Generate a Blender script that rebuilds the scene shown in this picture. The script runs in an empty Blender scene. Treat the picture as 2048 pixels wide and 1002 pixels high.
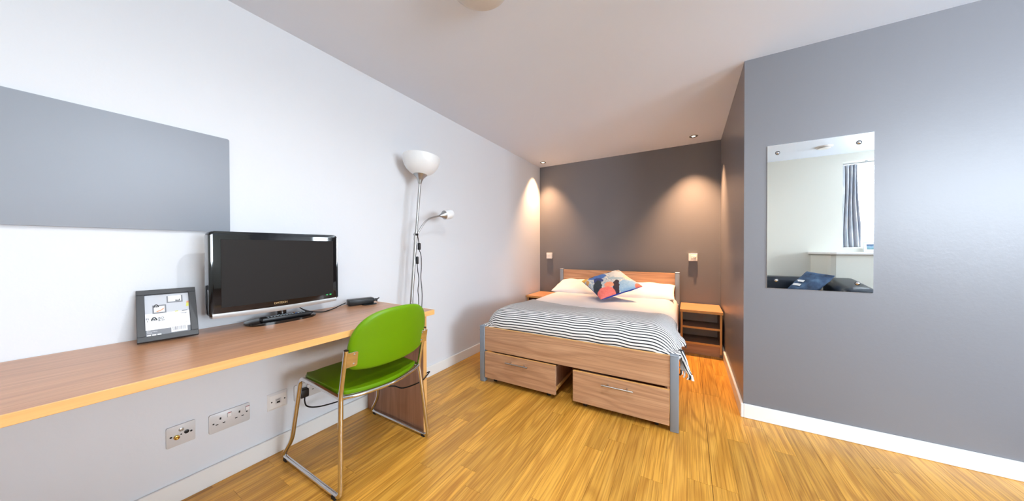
import bpy, bmesh, math, random
from mathutils import Vector, Matrix, noise

# ---------------------------------------------------------------- camera, world, lights, exposure
scene = bpy.context.scene
C = scene.collection
PI = math.pi
random.seed(4)

cam_d = bpy.data.cameras.new('camera')
cam_d.sensor_width = 36.0
cam_d.lens = 591.87 / 2048 * 36.0
cam_d.clip_start = 0.02
cam = bpy.data.objects.new('camera', cam_d)
C.objects.link(cam)
YAW, PIT, ROL = 0.5377, -0.0083, -0.0026
cam.matrix_world = (Matrix.Translation((1.8964, 0.0, 1.0903)) @ Matrix.Rotation(YAW, 4, 'Z')
                    @ Matrix.Rotation(PI / 2 + PIT, 4, 'X') @ Matrix.Rotation(ROL, 4, 'Z'))
scene.camera = cam

world = bpy.data.worlds.new('overcast_sky')
scene.world = world
world.use_nodes = True
world.node_tree.nodes['Background'].inputs[0].default_value = (0.77, 0.885, 1.0, 1)
world.node_tree.nodes['Background'].inputs[1].default_value = 30.0

H = 2.28                     # ceiling height
YB, XR, YC = 3.993, 2.202, 2.395
YW = -0.633                  # window wall behind the camera
XE = 6.2                     # far right wall, out of frame
WX0, WX1, WZ0, WZ1 = 3.585, 5.70, 1.077, 2.18

pl = bpy.data.lights.new('window_daylight', 'AREA')
pl.shape = 'RECTANGLE'; pl.size = WX1 - WX0; pl.size_y = WZ1 - WZ0
pl.cycles.is_portal = True
plo = bpy.data.objects.new('window_daylight', pl)
plo.location = ((WX0 + WX1) / 2, YW - 0.26, (WZ0 + WZ1) / 2)
plo.rotation_euler = (PI / 2, 0, 0)
C.objects.link(plo)
# assumed second window, added unseen in the right wall to brighten the room
VY0, VY1, VZ0, VZ1 = -0.55, 1.30, 0.80, 2.10
pl2 = bpy.data.lights.new('added_window_daylight', 'AREA')
pl2.shape = 'RECTANGLE'; pl2.size = VZ1 - VZ0; pl2.size_y = VY1 - VY0
pl2.cycles.is_portal = True
plo2 = bpy.data.objects.new('added_window_daylight', pl2)
plo2.location = (XE + 0.2, (VY0 + VY1) / 2, (VZ0 + VZ1) / 2)
plo2.rotation_euler = (0, PI / 2, 0)
C.objects.link(plo2)

vs = scene.view_settings
vs.view_transform = 'Standard'
vs.look = 'None'
vs.gamma = 1.0
vs.use_curve_mapping = False
vs.exposure = 0.25
SPOT_W = 305.0
FILL_W = 42.0  # power of the added downlights out of view

# ---------------------------------------------------------------- helpers: colour and nodes
def lin(c):
    c /= 255.0
    return c / 12.92 if c <= 0.04045 else ((c + 0.055) / 1.055) ** 2.4
def rgb(r, g, b):
    return (lin(r), lin(g), lin(b), 1.0)

class NT:
    def __init__(self, name):
        self.m = bpy.data.materials.new(name)
        self.m.use_nodes = True
        self.t = self.m.node_tree
        self.p = self.t.nodes['Principled BSDF']
    def n(self, kind, **kw):
        nd = self.t.nodes.new(kind)
        for k, v in kw.items():
            if isinstance(k, str) and k.startswith('i_'):
                nd.inputs[k[2:].replace('_', ' ')].default_value = v
            else:
                setattr(nd, k, v)
        return nd
    def l(self, a, b):
        self.t.links.new(a, b)
    def math(self, op, a, b=None, clamp=False):
        nd = self.n('ShaderNodeMath', operation=op, use_clamp=clamp)
        for i, v in enumerate((a, b)):
            if v is None: continue
            if hasattr(v, 'links'): self.l(v, nd.inputs[i])
            else: nd.inputs[i].default_value = v
        return nd.outputs[0]
    def mix(self, fac, a, b, blend='MIX'):
        nd = self.n('ShaderNodeMix', data_type='RGBA', blend_type=blend)
        for s, v in ((nd.inputs['Factor'], fac), (nd.inputs['A'], a), (nd.inputs['B'], b)):
            if hasattr(v, 'links'): self.l(v, s)
            else: s.default_value = v
        # the colour sockets share names with float ones: set by index
        return nd
    def cmix(self, fac, a, b, blend='MIX'):
        nd = self.n('ShaderNodeMix', data_type='RGBA', blend_type=blend)
        for i, v in ((0, fac), (6, a), (7, b)):
            if hasattr(v, 'links'): self.l(v, nd.inputs[i])
            else: nd.inputs[i].default_value = v
        return nd.outputs[2]
    def ramp(self, fac, stops):
        nd = self.n('ShaderNodeValToRGB')
        el = nd.color_ramp.elements
        while len(el) < len(stops): el.new(0.5)
        for e, (p, c) in zip(el, stops):
            e.position = p; e.color = c
        self.l(fac, nd.inputs[0])
        return nd.outputs[0]
    def bump(self, h, strength=0.1, dist=0.01):
        nd = self.n('ShaderNodeBump')
        nd.inputs['Strength'].default_value = strength
        nd.inputs['Distance'].default_value = dist
        self.l(h, nd.inputs['Height'])
        self.l(nd.outputs[0], self.p.inputs['Normal'])
    def noise(self, vec, scale, detail=3, rough=0.5, dist=0.0):
        nd = self.n('ShaderNodeTexNoise')
        nd.inputs['Scale'].default_value = scale
        nd.inputs['Detail'].default_value = detail
        nd.inputs['Roughness'].default_value = rough
        nd.inputs['Distortion'].default_value = dist
        if vec is not None: self.l(vec, nd.inputs['Vector'])
        return nd.outputs['Fac']
    def coords(self, which='Object', scale=(1, 1, 1), rand=False):
        tc = self.n('ShaderNodeTexCoord')
        mp = self.n('ShaderNodeMapping')
        mp.inputs['Scale'].default_value = scale
        self.l(tc.outputs[which], mp.inputs['Vector'])
        if rand:
            oi = self.n('ShaderNodeObjectInfo')
            cb = self.n('ShaderNodeCombineXYZ')
            for i, k in enumerate((37.0, 53.0, 71.0)):
                self.l(self.math('MULTIPLY', oi.outputs['Random'], k), cb.inputs[i])
            self.l(cb.outputs[0], mp.inputs['Location'])
        return mp.outputs[0]

def simple(name, col, rough=0.5, metal=0.0, spec=0.5, coat=0.0, var=0.04, bump=0.0, bscale=60.0, **kw):
    t = NT(name)
    v = t.coords()
    nz = t.noise(v, 9.0, 4)
    c2 = tuple(x * (1 - var) for x in col[:3]) + (1,)
    t.l(t.cmix(nz, col, c2), t.p.inputs['Base Color'])
    t.p.inputs['Roughness'].default_value = rough
    t.p.inputs['Metallic'].default_value = metal
    t.p.inputs['Specular IOR Level'].default_value = spec
    t.p.inputs['Coat Weight'].default_value = coat
    t.p.inputs['Coat Roughness'].default_value = 0.03
    if bump:
        t.bump(t.noise(v, bscale, 3), bump, 0.004)
    return t.m

def emit(name, col, strength):
    t = NT(name)
    t.p.inputs['Base Color'].default_value = (0, 0, 0, 1)
    t.p.inputs['Emission Color'].default_value = col
    t.p.inputs['Emission Strength'].default_value = strength
    return t.m

def wood(name, light, mid, dark, axis='x', rough=0.35, rand=False, figure=1.0, tone=0.0, bump=0.04, scale=1.0, fine=1.0):
    t = NT(name)
    k = {'x': 0, 'y': 1, 'z': 2}[axis]
    s1 = [6.0 * scale] * 3; s1[k] = 0.75 * scale
    s2 = [150.0] * 3; s2[k] = 3.0
    s3 = [35.0] * 3; s3[k] = 1.2
    v1 = t.coords('Object', s1, rand); v2 = t.coords('Object', s2, rand); v3 = t.coords('Object', s3, rand)
    n1 = t.noise(v1, 1.0, 2.0, 0.45, 0.3)
    rings = t.math('SINE', t.math('MULTIPLY', n1, 58.0))
    rings = t.math('MULTIPLY', t.math('ADD', rings, 1.0), 0.5)
    rings = t.math('POWER', rings, 2.2)
    n2 = t.noise(v2, 1.0, 3.0, 0.6)
    n3 = t.noise(v3, 1.0, 3.0, 0.55)
    col = t.ramp(n3, [(0.28, mid), (0.72, light)])
    col = t.cmix(t.math('MULTIPLY', rings, 0.42 * figure), col, dark)
    fg = t.math('MULTIPLY', t.math('SUBTRACT', n2, 0.42, True), 1.5 * fine, True)
    col = t.cmix(fg, col, dark)
    if rand and tone:
        oi = t.n('ShaderNodeObjectInfo')
        g = t.math('ADD', t.math('MULTIPLY', oi.outputs['Random'], tone), 1.0 - tone * 0.5)
        hs = t.n('ShaderNodeHueSaturation')
        t.l(col, hs.inputs['Color']); t.l(g, hs.inputs['Value'])
        col = hs.outputs[0]
    t.l(col, t.p.inputs['Base Color'])
    t.p.inputs['Roughness'].default_value = rough
    if bump:
        t.bump(n2, bump, 0.002)
    return t.m

M = {}
# paint
def paint(name, col, rough, var, b):
    t = NT(name)
    v = t.coords()
    t.l(t.cmix(t.noise(v, 1.6, 3), col, tuple(x * (1 - var) for x in col[:3]) + (1,)), t.p.inputs['Base Color'])
    t.p.inputs['Roughness'].default_value = rough
    h = t.math('ADD', t.noise(v, 70.0, 3, 0.6), t.math('MULTIPLY', t.noise(v, 9.0, 2), 1.2))
    t.bump(h, b, 0.004)
    return t.m
M['white_wall'] = paint('white_wall_paint', rgb(223, 225, 229), 0.55, 0.02, 0.10)
M['ceiling'] = paint('white_ceiling_paint', rgb(226, 233, 244), 0.8, 0.02, 0.05)
M['cream_wall'] = paint('cream_wall_paint', rgb(216, 214, 202), 0.6, 0.02, 0.08)
M['grey_wall'] = paint('grey_satin_paint', rgb(118, 117, 121), 0.36, 0.05, 0.09)
M['skirting'] = paint('white_gloss_paint', rgb(236, 234, 230), 0.35, 0.03, 0.05)
# wood
M['floor_wood'] = wood('oak_laminate', rgb(226, 170, 76), rgb(214, 155, 60), rgb(156, 98, 24), 'y', 0.34, True, 0.95, 0.30, 0.03, fine=1.9)
M['floor_gap'] = simple('dark_floor_joint', rgb(96, 58, 24), 0.7)
M['desk_wood'] = wood('walnut_laminate_desk', rgb(204, 152, 114), rgb(186, 132, 94), rgb(140, 92, 62), 'y', 0.3, False, 0.45)
M['panel_wood'] = wood('walnut_laminate_upright', rgb(184, 140, 114), rgb(166, 121, 96), rgb(126, 86, 66), 'z', 0.4, False, 0.45)
M['bed_wood'] = wood('walnut_laminate_bed', rgb(210, 168, 134), rgb(186, 141, 107), rgb(136, 94, 66), 'x', 0.36, True, 0.8)
M['bed_wood_y'] = wood('walnut_laminate_bed_side', rgb(196, 148, 112), rgb(178, 128, 94), rgb(136, 90, 62), 'y', 0.36, True, 0.4)
M['edge_wood'] = wood('beech_edging', rgb(228, 178, 112), rgb(216, 162, 96), rgb(190, 130, 70), 'y', 0.35, False, 0.2, fine=0.5)
M['edge_wood_z'] = wood('beech_edging_upright', rgb(222, 172, 108), rgb(208, 155, 92), rgb(182, 124, 68), 'z', 0.35, False, 0.2, fine=0.5)
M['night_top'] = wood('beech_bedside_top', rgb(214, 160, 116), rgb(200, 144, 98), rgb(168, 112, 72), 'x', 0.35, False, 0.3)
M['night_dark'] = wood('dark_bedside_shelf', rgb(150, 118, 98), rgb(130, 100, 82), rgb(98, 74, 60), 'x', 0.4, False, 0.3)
M['night_back'] = simple('pale_grey_back_board', rgb(238, 239, 239), 0.6)
# metal, plastic, fabric
M['chrome'] = simple('polished_chrome', rgb(215, 215, 218), 0.07, 1.0, var=0.02)
M['steel'] = simple('brushed_steel', rgb(190, 190, 190), 0.3, 1.0, var=0.05)
M['lamp_metal'] = simple('silver_lamp_metal', rgb(176, 176, 176), 0.34, 0.9, var=0.03)
M['bed_metal'] = simple('grey_powder_coated_steel', rgb(140, 150, 162), 0.42, 0.25, var=0.03)
M['board_metal'] = simple('satin_metal_board', rgb(154, 160, 169), 0.55, 0.1, var=0.03)
M['brass'] = simple('brass', rgb(206, 170, 90), 0.25, 1.0)
M['green_vinyl'] = simple('lime_green_vinyl', rgb(100, 142, 0), 0.36, spec=0.35, var=0.03, bump=0.03, bscale=240)
M['black_plastic'] = simple('black_plastic', rgb(22, 22, 24), 0.4)
M['gloss_black'] = simple('gloss_black_plastic', rgb(7, 7, 9), 0.06, coat=0.6)
M['screen'] = simple('matt_dark_screen', rgb(34, 30, 28), 0.55, spec=0.2, bump=0.02, bscale=900)
M['silver'] = simple('silver_plastic', rgb(196, 194, 192), 0.3, 0.6)
M['white_plastic'] = simple('white_plastic', rgb(236, 234, 232), 0.35, var=0.02)
M['grey_plate'] = simple('satin_socket_plate', rgb(212, 211, 211), 0.35, 0.15, var=0.02)
M['dark_slot'] = simple('dark_slot', rgb(14, 14, 14), 0.6)
M['red'] = simple('red_mark', rgb(190, 40, 40), 0.5)
M['frame_black'] = simple('charcoal_frame', rgb(48, 50, 54), 0.42)
M['leather'] = simple('navy_black_leather', rgb(24, 30, 40), 0.3, var=0.2, bump=0.06, bscale=120)
M['linen'] = simple('warm_white_sheet', rgb(228, 224, 224), 0.85, var=0.02, bump=0.08, bscale=14)
M['pillow_linen'] = simple('white_pillow_cotton', rgb(242, 238, 236), 0.85, var=0.02, bump=0.08, bscale=12)
M['mattress'] = simple('mattress_ticking', rgb(226, 216, 204), 0.9)
M['button_light'] = simple('pale_button_rubber', rgb(196, 206, 214), 0.5)
M['paper'] = simple('white_card', rgb(236, 236, 238), 0.5, var=0.01)
M['paper_grey'] = simple('pale_grey_print', rgb(198, 200, 206), 0.5, var=0.04)
M['paper_dark'] = simple('grey_print', rgb(122, 124, 130), 0.5, var=0.02)
M['ink'] = simple('dark_print', rgb(40, 40, 44), 0.5)
M['ink_grey'] = simple('grey_ink', rgb(120, 120, 126), 0.5)
M['orange_print'] = simple('orange_print', rgb(226, 160, 120), 0.5)
M['yellow_print'] = simple('yellow_print', rgb(214, 214, 90), 0.5)
M['gold_print'] = simple('gold_print', rgb(206, 172, 120), 0.4)
M['green_led'] = emit('green_led', (0.05, 0.85, 0.2, 1), 1.0)
M['blue_key'] = simple('blue_key', rgb(60, 110, 200), 0.4)
M['yellow_key'] = simple('yellow_key', rgb(230, 200, 60), 0.4)
M['glow'] = emit('halogen_glow', (1.0, 0.78, 0.5, 1), 14.0)
M['dome_glass'] = simple('unlit_opal_dome', rgb(214, 208, 198), 0.35)
M['rubber'] = simple('black_rubber', rgb(16, 16, 17), 0.7)
M['clear_plastic'] = simple('pale_plastic', rgb(222, 224, 226), 0.25)
M['frame_pale'] = simple('pale_picture_frame', rgb(214, 214, 210), 0.4)

def opal():
    t = NT('white_opal_plastic')
    t.p.inputs['Base Color'].default_value = rgb(240, 241, 242)
    t.p.inputs['Roughness'].default_value = 0.3
    t.p.inputs['Subsurface Weight'].default_value = 0.3
    t.p.inputs['Subsurface Radius'].default_value = (0.02, 0.02, 0.02)
    t.l(t.cmix(t.noise(t.coords(), 5.0), rgb(242, 243, 244), rgb(236, 238, 239)), t.p.inputs['Base Color'])
    return t.m
M['opal'] = opal()

def mirror_mat():
    t = NT('mirror_silvering')
    t.p.inputs['Metallic'].default_value = 1.0
    t.p.inputs['Roughness'].default_value = 0.0
    t.l(t.cmix(t.noise(t.coords(), 2.0), (0.93, 0.945, 0.94, 1), (0.92, 0.935, 0.93, 1)), t.p.inputs['Base Color'])
    return t.m
M['mirror'] = mirror_mat()

def pane_mat():
    t = NT('window_glass')
    tr = t.n('ShaderNodeBsdfTransparent'); gl = t.n('ShaderNodeBsdfGlossy')
    gl.inputs['Roughness'].default_value = 0.02
    fr = t.n('ShaderNodeFresnel'); fr.inputs[0].default_value = 1.45
    mx = t.n('ShaderNodeMixShader')
    t.l(fr.outputs[0], mx.inputs[0]); t.l(tr.outputs[0], mx.inputs[1]); t.l(gl.outputs[0], mx.inputs[2])
    t.l(mx.outputs[0], t.t.nodes['Material Output'].inputs['Surface'])
    return t.m
M['glass'] = pane_mat()

def stripe_mat():
    t = NT('black_white_striped_weave')
    tc = t.n('ShaderNodeTexCoord')
    sp = t.n('ShaderNodeSeparateXYZ'); t.l(tc.outputs['UV'], sp.inputs[0])
    v = t.coords('Object')
    wob = t.math('MULTIPLY', t.math('SUBTRACT', t.noise(v, 5.0, 2), 0.5), 0.006)
    f = t.math('FRACT', t.math('MULTIPLY', t.math('ADD', sp.outputs[1], wob), 1 / 0.0192))
    tri = t.math('ABSOLUTE', t.math('SUBTRACT', f, 0.5))
    fac = t.math('MULTIPLY', t.math('SUBTRACT', tri, 0.275), 18.0, True)
    t.l(t.cmix(fac, rgb(232, 230, 228), rgb(34, 36, 44)), t.p.inputs['Base Color'])
    t.p.inputs['Roughness'].default_value = 0.9
    t.bump(t.noise(v, 220.0, 2), 0.12, 0.002)
    return t.m
M['stripe'] = stripe_mat()

def cushion_mat():
    t = NT('abstract_watercolour_print')
    tc = t.n('ShaderNodeTexCoord')
    nz = t.n('ShaderNodeTexNoise'); nz.inputs['Scale'].default_value = 7.0; nz.inputs['Detail'].default_value = 4
    t.l(tc.outputs['UV'], nz.inputs['Vector'])
    off = t.n('ShaderNodeVectorMath', operation='MULTIPLY_ADD')
    t.l(nz.outputs['Color'], off.inputs[0]); off.inputs[1].default_value = (0.10, 0.10, 0)
    t.l(tc.outputs['UV'], off.inputs[2])
    sp = t.n('ShaderNodeSeparateXYZ'); t.l(off.outputs[0], sp.inputs[0])
    U = t.math('SUBTRACT', sp.outputs[0], 0.05); V = t.math('SUBTRACT', sp.outputs[1], 0.05)
    fine = t.noise(tc.outputs['UV'], 22.0, 4, 0.65)
    col = t.cmix(t.math('MULTIPLY', t.math('SUBTRACT', fine, 0.36, True), 3.2, True), rgb(226, 228, 220), rgb(104, 152, 190))
    # blobs in the diamond frame: a = across, b = up, both -0.5..0.5 of the diagonal
    a = t.math('MULTIPLY', t.math('SUBTRACT', U, V), 0.5)
    b = t.math('SUBTRACT', t.math('MULTIPLY', t.math('ADD', U, V), 0.5), 0.5)
    def blob(col, ca, cb, ra, rb, ang, c1, c2, soft=7.0):
        da = t.math('SUBTRACT', a, ca); db = t.math('SUBTRACT', b, cb)
        co, si = math.cos(ang), math.sin(ang)
        x = t.math('ADD', t.math('MULTIPLY', da, co / ra), t.math('MULTIPLY', db, si / ra))
        y = t.math('SUBTRACT', t.math('MULTIPLY', db, co / rb), t.math('MULTIPLY', da, si / rb))
        r = t.math('ADD', t.math('MULTIPLY', x, x), t.math('MULTIPLY', y, y))
        fac = t.math('MULTIPLY', t.math('SUBTRACT', 1.0, r), soft, True)
        return t.cmix(fac, col, t.cmix(fine, c1, c2))
    col = blob(col, 0.32, -0.10, 0.20, 0.15, 0.3, rgb(96, 150, 200), rgb(170, 204, 226))
    col = blob(col, 0.05, 0.25, 0.14, 0.16, 0.4, rgb(214, 218, 220), rgb(168, 188, 200))
    col = blob(col, 0.10, 0.06, 0.13, 0.05, 0.3, rgb(116, 160, 190), rgb(182, 202, 210))
    col = blob(col, 0.24, 0.16, 0.05, 0.09, 0.9, rgb(232, 214, 180), rgb(206, 200, 190))
    col = blob(col, -0.26, 0.09, 0.17, 0.13, 0.25, rgb(38, 80, 168), rgb(84, 138, 210))
    col = blob(col, -0.36, 0.08, 0.045, 0.04, 0.0, rgb(130, 96, 48), rgb(60, 54, 50))
    col = blob(col, -0.19, -0.06, 0.08, 0.09, 0.2, rgb(30, 40, 90), rgb(56, 84, 150))
    col = blob(col, -0.14, -0.25, 0.075, 0.20, 0.245, rgb(26, 38, 54), rgb(48, 68, 80))
    col = blob(col, -0.13, 0.30, 0.07, 0.045, 0.3, rgb(34, 36, 70), rgb(58, 66, 96))
    col = blob(col, 0.155, -0.17, 0.05, 0.19, 0.245, rgb(30, 26, 46), rgb(48, 42, 62), 9.0)
    col = blob(col, 0.035, -0.17, 0.085, 0.08, 0.0, rgb(226, 130, 100), rgb(240, 180, 150))
    col = blob(col, 0.05, -0.38, 0.15, 0.16, 0.0, rgb(220, 78, 70), rgb(246, 150, 140))
    col = blob(col, -0.45, 0.0, 0.07, 0.09, 0.0, rgb(206, 156, 50), rgb(230, 196, 100))
    col = blob(col, -0.36, -0.12, 0.03, 0.08, 0.3, rgb(196, 140, 80), rgb(216, 180, 110))
    col = blob(col, 0.46, -0.02, 0.06, 0.08, 0.0, rgb(214, 84, 66), rgb(230, 140, 120))
    col = blob(col, 0.03, 0.37, 0.035, 0.025, 0.0, rgb(200, 150, 50), rgb(80, 110, 140))
    t.l(col, t.p.inputs['Base Color'])
    t.p.inputs['Roughness'].default_value = 0.8
    t.bump(t.noise(t.coords(), 260.0, 2), 0.1, 0.002)
    return t.m
M['cushion'] = cushion_mat()
M['cushion_back'] = simple('royal_blue_cotton', rgb(24, 66, 170), 0.8)

def denim_mat():
    t = NT('slate_blue_cushion_cloth')
    v = t.coords()
    t.l(t.ramp(t.noise(v, 9.0, 4, 0.6), [(0.3, rgb(30, 46, 70)), (0.55, rgb(58, 84, 116)), (0.8, rgb(94, 124, 152))]), t.p.inputs['Base Color'])
    t.p.inputs['Roughness'].default_value = 0.75
    return t.m
M['denim'] = denim_mat()
def curtain_mat():
    t = NT('grey_blue_curtain_cloth')
    v = t.coords('Object', (3, 3, 1))
    t.l(t.ramp(t.noise(v, 6.0, 3), [(0.3, rgb(168, 174, 186)), (0.7, rgb(206, 204, 206))]), t.p.inputs['Base Color'])
    t.p.inputs['Roughness'].default_value = 0.85
    return t.m
M['curtain'] = curtain_mat()
def seascape():
    t = NT('small_landscape_print')
    sp = t.n('ShaderNodeSeparateXYZ'); v = t.coords(); t.l(v, sp.inputs[0])
    f = t.math('ADD', t.math('MULTIPLY', sp.outputs[2], 9.0), t.math('MULTIPLY', t.noise(v, 22.0, 3), 0.5))
    t.l(t.ramp(f, [(0.1, rgb(120, 70, 70)), (0.5, rgb(90, 130, 124)), (0.8, rgb(130, 160, 176)), (1.0, rgb(70, 90, 120))]), t.p.inputs['Base Color'])
    return t.m
M['seascape'] = seascape()

# ---------------------------------------------------------------- helpers: meshes and objects
def world_matrix(o):
    m = o.matrix_basis.copy()
    p = o.parent
    while p is not None:
        m = p.matrix_basis @ m
        p = p.parent
    return m

def obj(name, bm, mat, parent=None, smooth=False, world=True, auto=None):
    """link a bmesh as ONE mesh object; coordinates given in the world unless world=False (then in the parent's frame)"""
    me = bpy.data.meshes.new(name)
    bmesh.ops.recalc_face_normals(bm, faces=bm.faces)
    bm.to_mesh(me); bm.free()
    o = bpy.data.objects.new(name, me)
    C.objects.link(o)
    if parent is not None:
        o.parent = parent
        if world:
            me.transform(world_matrix(parent).inverted())
    for m in (mat if isinstance(mat, (list, tuple)) else [mat]):
        me.materials.append(m if not isinstance(m, str) else M[m])
    if smooth:
        me.polygons.foreach_set('use_smooth', [True] * len(me.polygons))
        if auto is not None:
            try: me.set_sharp_from_angle(angle=math.radians(auto))
            except Exception: pass
    return o

def tag(o, label=None, cat=None, group=None, kind=None):
    if label: o['label'] = label
    if cat: o['category'] = cat
    if group: o['group'] = group
    if kind: o['kind'] = kind
    return o

def thing(name, label, cat, loc=(0, 0, 0), rotz=0.0, group=None, kind=None):
    o = bpy.data.objects.new(name, None)
    o.empty_display_size = 0.1
    o.location = loc; o.rotation_euler = (0, 0, rotz)
    C.objects.link(o)
    return tag(o, label, cat, group, kind)

def copy_tree(o, parent=None):
    c = o.copy(); C.objects.link(c); c.parent = parent
    for ch in list(o.children):
        copy_tree(ch, c)
    return c

def add_box(bm, x0, x1, y0, y1, z0, z1, bevel=0.0, seg=1, mat=None):
    g = bmesh.ops.create_cube(bm, size=1.0)
    vs_ = g['verts']
    for v in vs_:
        v.co = Vector(((x0 + x1) / 2 + v.co.x * (x1 - x0), (y0 + y1) / 2 + v.co.y * (y1 - y0), (z0 + z1) / 2 + v.co.z * (z1 - z0)))
    fs = set()
    for v in vs_: fs.update(v.link_faces)
    if bevel > 0:
        es = set()
        for v in vs_: es.update(v.link_edges)
        r = bmesh.ops.bevel(bm, geom=list(es), offset=bevel, segments=seg, profile=0.5, affect='EDGES')
        fs |= set(r['faces'])
    if mat is not None:
        for f in fs:
            if f.is_valid: f.material_index = mat
    return bm

def B(name, dims, mat, parent=None, bevel=0.0015, seg=1, smooth=False, world=True):
    bm = bmesh.new()
    add_box(bm, *dims, bevel=bevel, seg=seg)
    return obj(name, bm, mat, parent, smooth=smooth or seg > 1, world=world, auto=50 if (smooth or seg > 1) else None)

def catmull(pts, n=6, closed=False):
    P = [Vector(p) for p in pts]
    out = []
    m = len(P)
    for i in range(m - (0 if closed else 1)):
        p1, p2 = P[i], P[(i + 1) % m]
        p0 = P[i - 1] if (i > 0 or closed) else p1 * 2 - p2
        p3 = P[(i + 2) % m] if (i + 2 < m or closed) else p2 * 2 - p1
        for k in range(n):
            t = k / n
            out.append(0.5 * ((2 * p1) + (p2 - p0) * t + (2 * p0 - 5 * p1 + 4 * p2 - p3) * t * t + (3 * p1 - p0 - 3 * p2 + p3) * t ** 3))
    if not closed: out.append(P[-1])
    return out

def fillet(pts, r=0.03, n=5):
    """polyline with rounded corners"""
    P = [Vector(p) for p in pts]
    out = [P[0]]
    for i in range(1, len(P) - 1):
        a, b, c = P[i - 1], P[i], P[i + 1]
        d1 = (a - b); d2 = (c - b)
        rr = min(r, d1.length * 0.48, d2.length * 0.48)
        s, e = b + d1.normalized() * rr, b + d2.normalized() * rr
        for k in range(n + 1):
            t = k / n
            out.append((1 - t) ** 2 * s + 2 * t * (1 - t) * b + t * t * e)
    out.append(P[-1])
    return out

def add_tube(bm, pts, r, seg=10, cap=True, radii=None):
    P = [Vector(p) for p in pts]
    tang = []
    for i in range(len(P)):
        a = P[max(i - 1, 0)]; b = P[min(i + 1, len(P) - 1)]
        t = (b - a)
        tang.append(t.normalized() if t.length > 1e-9 else Vector((0, 0, 1)))
    up = Vector((0, 0, 1)) if abs(tang[0].z) < 0.9 else Vector((1, 0, 0))
    nrm = (up - tang[0] * up.dot(tang[0])).normalized()
    rings = []
    for i, p in enumerate(P):
        nrm = (nrm - tang[i] * nrm.dot(tang[i])).normalized()
        bi = tang[i].cross(nrm)
        rr = radii[i] if radii else r
        rings.append([bm.verts.new(p + (nrm * math.cos(2 * PI * k / seg) + bi * math.sin(2 * PI * k / seg)) * rr) for k in range(seg)])
    for a, b in zip(rings, rings[1:]):
        for k in range(seg):
            bm.faces.new((a[k], a[(k + 1) % seg], b[(k + 1) % seg], b[k]))
    if cap:
        bm.faces.new(rings[0][::-1]); bm.faces.new(rings[-1])
    return bm

def T(name, pts, r, mat, parent=None, seg=10, radii=None, world=True):
    bm = bmesh.new()
    add_tube(bm, pts, r, seg, radii=radii)
    return obj(name, bm, mat, parent, smooth=True, world=world, auto=60)

def add_lathe(bm, prof, seg=32, mtx=None, close=False):
    rings = []
    for r, z in prof:
        if r < 1e-6:
            rings.append([bm.verts.new((0, 0, z))])
        else:
            rings.append([bm.verts.new((r * math.cos(2 * PI * k / seg), r * math.sin(2 * PI * k / seg), z)) for k in range(seg)])
    new = [v for R in rings for v in R]
    for a, b in zip(rings, rings[1:]):
        for k in range(seg):
            q = [a[k % len(a)], a[(k + 1) % len(a)], b[(k + 1) % len(b)], b[k % len(b)]]
            u = []
            for v in q:
                if v not in u: u.append(v)
            if len(u) >= 3:
                try: bm.faces.new(u)
                except ValueError: pass
    if mtx is not None:
        for v in new: v.co = mtx @ v.co
    return bm

def L(name, prof, mat, parent=None, seg=32, mtx=None, world=True, auto=40):
    bm = bmesh.new()
    add_lathe(bm, prof, seg, mtx)
    return obj(name, bm, mat, parent, smooth=True, world=world, auto=auto)

def add_prism(bm, outline, thick, mtx, bevel=0.0, seg=2):
    """outline in the local xy plane, extruded along local z by thick (centred on z=0)"""
    lo = [bm.verts.new((x, y, -thick / 2)) for x, y in outline]
    hi = [bm.verts.new((x, y, thick / 2)) for x, y in outline]
    f1 = bm.faces.new(lo[::-1]); f2 = bm.faces.new(hi)
    n = len(outline)
    for i in range(n):
        bm.faces.new((lo[i], lo[(i + 1) % n], hi[(i + 1) % n], hi[i]))
    geo = lo + hi
    if bevel > 0:
        es = list(f1.edges) + list(f2.edges)
        r = bmesh.ops.bevel(bm, geom=es, offset=bevel, segments=seg, profile=0.5, affect='EDGES')
        geo = list({v for v in r['verts']} | {v for v in geo if v.is_valid})
    for v in geo:
        if v.is_valid: v.co = mtx @ v.co
    return bm

def text(name, body, size, mat, parent, mtx, extrude=0.0003, align='CENTER', label=None):
    cu = bpy.data.curves.new(name, 'FONT')
    cu.body = body; cu.size = size; cu.extrude = extrude
    cu.align_x = align; cu.align_y = 'CENTER'
    tmp = bpy.data.objects.new(name + '_curve', cu)
    C.objects.link(tmp)
    dg = bpy.context.evaluated_depsgraph_get()
    me = bpy.data.meshes.new_from_object(tmp.evaluated_get(dg))
    bpy.data.objects.remove(tmp); bpy.data.curves.remove(cu)
    me.transform(mtx)
    o = bpy.data.objects.new(name, me)
    C.objects.link(o)
    me.materials.clear(); me.materials.append(M[mat])
    if parent is not None:
        o.parent = parent
        me.transform(world_matrix(parent).inverted())
    if label: o['label'] = label
    return o

def frame_mtx(origin, ex, ey):
    ex = Vector(ex).normalized(); ey = Vector(ey)
    ey = (ey - ex * ey.dot(ex)).normalized()
    ez = ex.cross(ey)
    return Matrix(((ex.x, ey.x, ez.x, origin[0]), (ex.y, ey.y, ez.y, origin[1]), (ex.z, ey.z, ez.z, origin[2]), (0, 0, 0, 1)))

def struct(o):
    o['kind'] = 'structure'
    return o

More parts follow.
